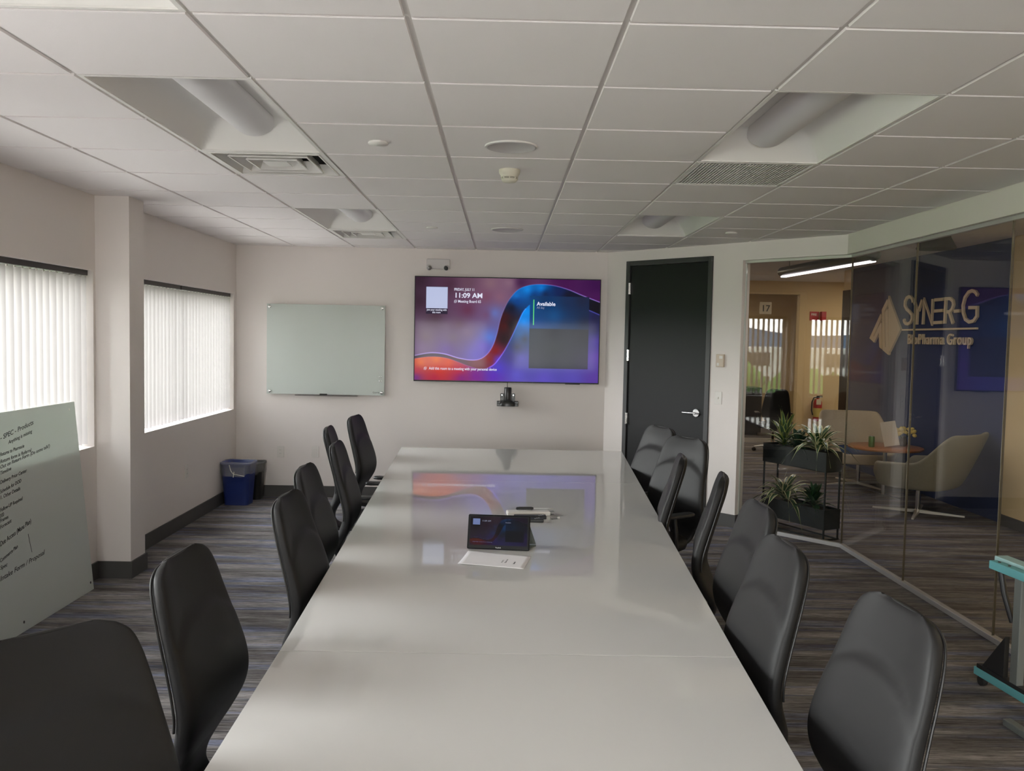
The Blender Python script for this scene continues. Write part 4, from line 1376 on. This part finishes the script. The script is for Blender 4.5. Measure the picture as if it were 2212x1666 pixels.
# one long striped leaf hanging over the front
# ------------------------------------------------------------------ sign on the blue wall
sg = bpy.data.objects.new('company_sign', None); COL.objects.link(sg)
SX = 4.77
sg.matrix_world = Matrix(((0, 0, -1, SX), (-1, 0, 0, 9.75), (0, 1, 0, 1.90), (0, 0, 0, 1)))
tag(sg, 'raised champagne company sign with SYNER-G lettering on the blue wall', 'sign')
def sp(pts): return [(-(y - 9.75), z - 1.90) for y, z in pts]
mk = MB()
mk.prism(sp([(10.540, 2.278), (10.178, 1.862), (10.437, 1.590), (10.456, 1.612), (10.508, 1.970)]), .004, .028)
mk.prism(sp([(10.573, 2.236), (10.549, 2.219), (10.555, 2.161), (10.632, 2.091), (10.596, 1.817), (10.566, 1.647), (10.545, 1.647), (10.580, 1.868), (10.607, 2.075), (10.556, 2.120), (10.538, 2.104), (10.493, 1.817), (10.452, 1.572), (10.467, 1.548), (10.634, 1.607), (10.666, 1.817), (10.706, 2.109)]), .004, .028)
mk.prism(sp([(10.737, 2.063), (10.714, 2.047), (10.713, 2.000), (10.915, 1.782), (10.907, 1.771), (10.720, 1.951), (10.699, 1.943), (10.653, 1.625), (10.670, 1.620), (10.732, 1.645), (10.767, 1.823), (10.884, 1.697), (11.032, 1.755)]), .004, .028)
mk.build('logo_mark', M['sign'], sg)
ST = {'S': [(9.913, 2.171), (9.932, 2.21), (9.975, 2.234), (10.017, 2.242), (10.073, 2.229), (10.111, 2.191), (10.112, 2.142), (10.065, 2.097), (9.99, 2.065), (9.93, 2.029), (9.921, 1.981), (9.957, 1.938), (10.012, 1.922), (10.07, 1.928), (10.109, 1.951), (10.122, 1.98)],
      'Y1': [(9.878, 2.172), (9.799, 2.064), (9.804, 1.912)], 'Y2': [(9.698, 2.188), (9.769, 2.068)], 'N': [(9.658, 1.912), (9.65, 2.188), (9.46, 1.92), (9.458, 2.189)],
      'E1': [(9.415, 2.176), (9.228, 2.176)], 'E2': [(9.413, 2.054), (9.23, 2.055)], 'E3': [(9.415, 1.926), (9.227, 1.928)],
      'R1': [(9.182, 1.913), (9.18, 2.179), (9.086, 2.177), (9.033, 2.15), (9.017, 2.11), (9.042, 2.063), (9.082, 2.038), (9.146, 2.037)], 'R2': [(9.094, 2.033), (9.011, 1.913)],
      'dash': [(8.994, 2.039), (8.883, 2.041)],
      'G': [(8.563, 2.186), (8.608, 2.222), (8.663, 2.237), (8.732, 2.226), (8.798, 2.174), (8.831, 2.094), (8.816, 2.017), (8.77, 1.951), (8.689, 1.92), (8.612, 1.931), (8.559, 1.976), (8.563, 2.063), (8.714, 2.067)]}
for word, keys in (('letter', ['S']), ('letter', ['Y1', 'Y2']), ('letter', ['N']), ('letter', ['E1', 'E2', 'E3']), ('letter', ['R1', 'R2']), ('letter', ['dash']), ('letter', ['G'])):
    b = MB(); b.T = Matrix.Translation((0, 0, .004))
    for k in keys: stroke(b, sp(ST[k]), .034, .022)
    b.build(word, M['sign'], sg)
b = MB(); b.T = Matrix.Translation((0, 0, .004)); stroke(b, sp([(10.147, 1.854), (8.546, 1.854)]), .020, .022); b.build('underline', M['sign'], sg)
text_mesh('lettering', 'BioPharma Group', .165, M['sign'], sg, Matrix.Translation((-(10.003 - 9.75), 1.689 - 1.90, .015)), .011, .0015, width=1.37, spacing=1.08)

# ------------------------------------------------------------------ lounge furniture
def armchair(loc, rz, label, m_):
    e = empty('lounge_chair', loc, rz, label, 'armchair', 'shell armchairs around the round table')
    # faces +x.  shell as a height/angle surface
    NA, NT = 60, 14
    def ss(a, b_, x):
        t = min(1, max(0, (x - a) / (b_ - a))); return t * t * (3 - 2 * t)
    vs = []; fs = []
    for j in range(NT + 1):
        t = j / NT
        for i in range(NA):
            ph = -PI + 2 * PI * i / NA          # ph=0 : rear
            a = abs(ph)
            rim = .84 - .30 * ss(.72, 1.45, a) - .02 * ss(1.3, 2.0, a) - .13 * ss(2.15, 2.7, a)
            tt = t
            z = .27 + (rim - .27) * max(0, (tt - .38) / .62) ** 1.15
            rx = .33; ry = .35
            rr = math.sin(min(1, tt / .48) * PI / 2) ** .9
            flare = .09 * max(0, (tt - .4) / .6)
            back = .16 * (1 - ss(.7, 1.6, a)) * max(0, (tt - .4) / .6)
            ca = math.copysign(abs(math.cos(ph)) ** .6, math.cos(ph)); sa = math.copysign(abs(math.sin(ph)) ** .6, math.sin(ph))
            x = -(rx * rr + flare + back) * ca; y = (ry * rr + flare) * sa
            if ca < 0: x = (rx * rr + flare * .3) * -ca
            vs.append((x, y, z))
    for j in range(NT):
        for i in range(NA):
            fs.append((j * NA + i, j * NA + (i + 1) % NA, (j + 1) * NA + (i + 1) % NA, (j + 1) * NA + i))
    o = MB().add(vs, fs, 0, True).build('shell', m_, e)
    md = o.modifiers.new('solid', 'SOLIDIFY'); md.thickness = .035; md.offset = 1
    md = o.modifiers.new('sub', 'SUBSURF'); md.levels = 1; md.render_levels = 1
    R = []
    for z, k in ((.32, .85), (.34, .97), (.40, 1), (.43, .96), (.445, .85), (.45, .4), (.45, .03)):
        R.append([(.03 + .27 * k * math.copysign(abs(math.cos(a)) ** .7, math.cos(a)), .28 * k * math.copysign(abs(math.sin(a)) ** .7, math.sin(a)), z) for a in [2 * PI * i / 32 for i in range(32)]])
    MB().loft(R).build('seat_cushion', M['bfabric'], e)
    MB().cyl((0, 0, .02), .024, .26, 16).box(-.09, .09, -.09, .09, .25, .285).build('pedestal', M['chrome'], e)
    for k in range(4):
        a = k * PI / 2 + .35
        b = MB(); b.T = Matrix.Rotation(a, 4, 'Z')
        b.add([(.0, -.022, .0), (.42, -.010, .0), (.42, .010, .0), (.0, .022, .0), (.0, -.022, .034), (.42, -.010, .014), (.42, .010, .014), (.0, .022, .034)],
              [(0, 3, 2, 1), (4, 5, 6, 7), (0, 1, 5, 4), (1, 2, 6, 5), (2, 3, 7, 6), (3, 0, 4, 7)])
        b.build('leg', M['satin'], e)
    return e


armchair((4.30, 10.16, 0), math.radians(-96), 'oatmeal shell armchair behind the round table, facing the camera', M['fabric'])
armchair((4.20, 8.47, 0), math.radians(128), 'grey shell armchair seen from behind in front of the blue wall', M['fabric2'])
e = empty('side_table', (4.26, 9.38, 0), 0, 'round orange wood table between the two shell armchairs', 'table')
MB().lathe([(.38, .525), (.39, .535), (.39, .548), (.385, .552), (.001, .552)], 48).build('table_top', M['wood'], e)
MB().cyl((0, 0, .02), .022, .505, 16).build('post', M['chrome'], e)
for k in range(4):
    b = MB(); b.T = Matrix.Rotation(k * PI / 2 + .2, 4, 'Z'); b.box(0, .30, -.014, .014, 0, .02); b.build('foot', M['chrome'], e)
e = empty('drink_can', (4.07, 9.30, .5525), 0, 'green drink can on the round table', 'can')
MB().lathe([(.026, 0), (.032, .008), (.032, .108), (.027, .118)], 24).build('can_body', M['can'], e)
MB().lathe([(.027, .118), (.027, .121), (.023, .119), (.001, .119)], 24).build('lid', M['brushed'], e)
o = MB(); o.T = Matrix.Translation((4.29, 9.28, .569)) @ Matrix.Rotation(-.15, 4, 'Y') @ Matrix.Rotation(-.2, 4, 'X')
o.box(-.085, .085, -.002, .002, 0, .27)
card = o.build('menu_card', M['tag']); tag(card, 'tall cream card standing on the round table beside the flowers', 'card')
e = empty('flower_vase', (4.48, 9.43, .5525), 0, 'small dark vase of yellow flowers on the round table', 'vase')
MB().lathe([(.03, 0), (.045, .03), (.04, .07), (.025, .10), (.028, .11)], 20).build('vase_body', M['brown'], e)
b = MB(); r = random.Random(4)
for k in range(26):
    c_ = (r.uniform(-.12, .12), r.uniform(-.07, .07), .15 + r.uniform(-.03, .05))
    b.T = Matrix.Translation(c_) @ Matrix.Rotation(r.uniform(0, 3), 4, 'X')
    b.lathe([(.001, -.018), (.018, -.012), (.027, .0), (.018, .013), (.001, .018)], 9)
b.T = Matrix.Identity(4)
b.build('blossoms', M['flower'], e)
b = MB()
for k in range(8): b.tube([(0, 0, .06), (r.uniform(-.09, .09), r.uniform(-.05, .05), .145)], .003, 5)
b.build('stems', M['leaf_g'], e)

# fire extinguisher and signs on the far wall
e = empty('fire_extinguisher', (5.29, 14.215, .38), 0, 'red fire extinguisher hanging on the tan far wall', 'fire extinguisher')
MB().lathe([(.05, 0), (.066, .006), (.07, .02), (.07, .30), (.062, .335), (.035, .36), (.022, .365), (.022, .385)], 28).build('cylinder_body', M['red'], e)
MB().lathe([(.0712, .07), (.0712, .22)], 28, caps=False).build('label', M['label_y'], e)
MB().box(-.022, .022, -.022, .022, .385, .415).box(-.02, .075, -.010, .010, .412, .424).box(-.02, .075, -.008, .008, .395, .403).build('valve_handle', M['plastic'], e)
MB().tube([(-.02, -.01, .40), (-.07, -.01, .39), (-.10, -.01, .32), (-.105, -.01, .18), (-.085, -.02, .10)], .010, 8).build('hose', M['plastic'], e)
MB().box(-.05, .03, -.075, -.073, .28, .37).build('inspection_tag', M['tag'], e)
MB().box(-.03, .03, .055, .085, .22, .36).build('wall_bracket', M['plastic'], e)
e = empty('extinguisher_sign', (5.24, 14.3, 2.13), 0, 'red extinguisher sign on the wall above the extinguisher', 'sign')
MB().box(-.11, .04, -.012, 0, -.075, .075).build('sign_panel', M['redsign'], e)
MB().box(.06, .13, -.10, 0, -.075, .075).build('side_panel', M['redsign'], e)
text_mesh('sign_text', 'FIRE', .05, M['signwhite'], e, up(-.09, -.0125, .01), .0003, .001)
e = empty('office_number_sign', (4.40, 14.35, 2.25), 0, 'small office number plate on the far glass', 'sign')
MB().box(-.10, .10, -.006, .0, -.10, .10).build('plate', M['tag'], e)
text_mesh('number', '17', .15, M['ink'], e, up(-.075, -.0065, -.055), .0003, .002)
e = empty('credenza', (3.6, 15.6, 0), 0, 'dark low cabinet inside the far glass office', 'cabinet')
MB().box(-1.2, 1.1, -.25, .25, .05, .86).build('cabinet_body', M['softblack'], e, bevel=.004)
for k in range(4): MB().box(-1.19 + k * .572, -1.19 + k * .572 + .56, -.27, -.25, .08, .84).build('door', M['softblack'], e, bevel=.003)
MB().box(-1.15, 1.05, -.20, .20, 0, .05).build('plinth', M['plastic'], e)

# ------------------------------------------------------------------ teal folding table frame at the edge of the picture
e = empty('folding_table', (2.42, 4.0, 0), 0, 'teal edged folding table base standing by the glass wall', 'table')
dv = Vector((.10, -1.0)).normalized()
TF = Matrix(((dv.x, -dv.y, 0, 2.40), (dv.y, dv.x, 0, 4.16), (0, 0, 1, 0), (0, 0, 0, 1)))
e.matrix_world = TF
b = MB(); b.box(0, .95, -.022, .022, .045, .085).build('foot', M['teal'], e, bevel=.004)
b = MB(); b.box(.02, .93, -.020, .020, .0855, .105).build('foot_cap', M['plastic'], e)
for x in (.04, .88):
    b = MB(); b.cyl((x, -.012, .024), .024, .024, 18, axis='y').box(x - .012, x + .012, -.010, .010, .024, .05); b.build('caster', M['plastic'], e)
b = MB(); b.box(.25, .30, -.018, .018, .10, .60).build('post', M['grey_coat'], e, bevel=.004)
b = MB(); b.add([(.05, -.012, .105), (.20, -.012, .105), (.20, -.012, .30), (.05, .012, .105), (.20, .012, .105), (.20, .012, .30)], [(0, 1, 2), (5, 4, 3), (0, 3, 4, 1), (1, 4, 5, 2), (2, 5, 3, 0)]).build('gusset', M['plastic'], e)
b = MB(); b.box(.085, .95, -.030, .013, .600, .640).build('rail', M['teal'], e, bevel=.004)
b = MB(); b.box(.04, .95, .030, .100, .612, .650).build('rail', mat('pale_teal_coat', (.36, .56, .55), .42), e, bevel=.004)
b = MB()
for x in (.13, .20, .60): b.cyl((x, -.008, .640), .007, .003, 12)
b.build('bolt', M['brown'], e)
b = MB(); b.tube([(.14, -.005, .60), (.17, -.005, .50), (.23, 0, .38)], .014, 10).build('brace', M['softblack'], e)
b = MB(); b.box(.46, 1.1, -.20, -.16, .0, .03).build('second_foot', M['grey_coat'], e, bevel=.004)
b = MB(); b.box(.80, .84, -.18, -.02, .03, .06).build('cross_bar', M['grey_coat'], e)

# ------------------------------------------------------------------ outdoors, seen between the slats and mirrored in the glass
struct('ground', MB().box(-62, -3.6, -200, 200, -8.2, -8.0), M['ground'])  # near ground made pale so it bounces light up to the ceiling
struct('field', MB().box(-900, -62, -500, 500, -8.2, -7.98), M['field'])
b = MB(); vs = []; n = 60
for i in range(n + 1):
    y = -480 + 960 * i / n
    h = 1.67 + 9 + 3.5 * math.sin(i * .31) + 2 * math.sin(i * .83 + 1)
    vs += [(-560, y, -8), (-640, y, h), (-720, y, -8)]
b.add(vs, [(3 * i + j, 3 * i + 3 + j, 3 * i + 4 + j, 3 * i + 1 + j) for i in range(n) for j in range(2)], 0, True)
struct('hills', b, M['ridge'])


def tree_mesh(seed):
    r = random.Random(seed); b = MB()
    for k in range(11):
        a = r.uniform(0, 2 * PI); d = r.uniform(0, 2.2); rad = r.uniform(1.5, 2.4)
        b.T = Matrix.Translation((d * math.cos(a), d * math.sin(a), 5.2 + r.uniform(-1.6, 1.9)))
        n, mm = 12, 7; vs = []; fs = []
        for j in range(mm + 1):
            th_ = PI * j / mm
            for i in range(n):
                q = rad * (1 + r.uniform(-.16, .16))
                vs.append((q * math.sin(th_) * math.cos(2 * PI * i / n), q * math.sin(th_) * math.sin(2 * PI * i / n), q * .85 * math.cos(th_)))
        for j in range(mm):
            for i in range(n): fs.append((j * n + i, (j + 1) * n + i, (j + 1) * n + (i + 1) % n, j * n + (i + 1) % n))
        b.add(vs, fs, 0, True)
    b.T = Matrix.Identity(4)
    return b


protos = []
for sdd in (1, 2, 3):
    e = empty('tree', (0, 0, -8), 0, '-', 'tree', 'trees outside the windows')
    tree_mesh(sdd).build('crown', M['treeleaf'], e)
    MB().tube([(0, 0, 0), (.1, 0, 2.5), (0, 0, 5)], .25, 8).build('trunk', M['bark'], e)
    protos.append(e)
r = random.Random(11); spots = []
for k in range(38):
    spots.append((-19 - (k % 4) * 11 - r.uniform(0, 3), -38 + k * 2.35 + r.uniform(-.4, .4), r.uniform(.85, 1.1)))
for k, (x, y, s) in enumerate(spots):
    o = protos[k] if k < 3 else dup(protos[k % 3])
    o.location = (x, y, -8); o.scale = (s, s, s); o.rotation_euler = (0, 0, r.uniform(0, 6))
    o['label'] = 'leafy green tree standing outside beyond the window blinds'
e = empty('office_block', (-85, -14, -8), .2, 'pale low office block among the trees outside the windows', 'building')
MB().box(-8, 8, -16, 16, 0, 9.2).build('wall', M['offwhite'], e)
for zz in (2, 5, 7.4):
    for k in range(8):
        MB().box(8.0, 8.08, -14.5 + k * 3.8, -12 + k * 3.8, zz, zz + 1.3).build('window', M['darkglass'], e)
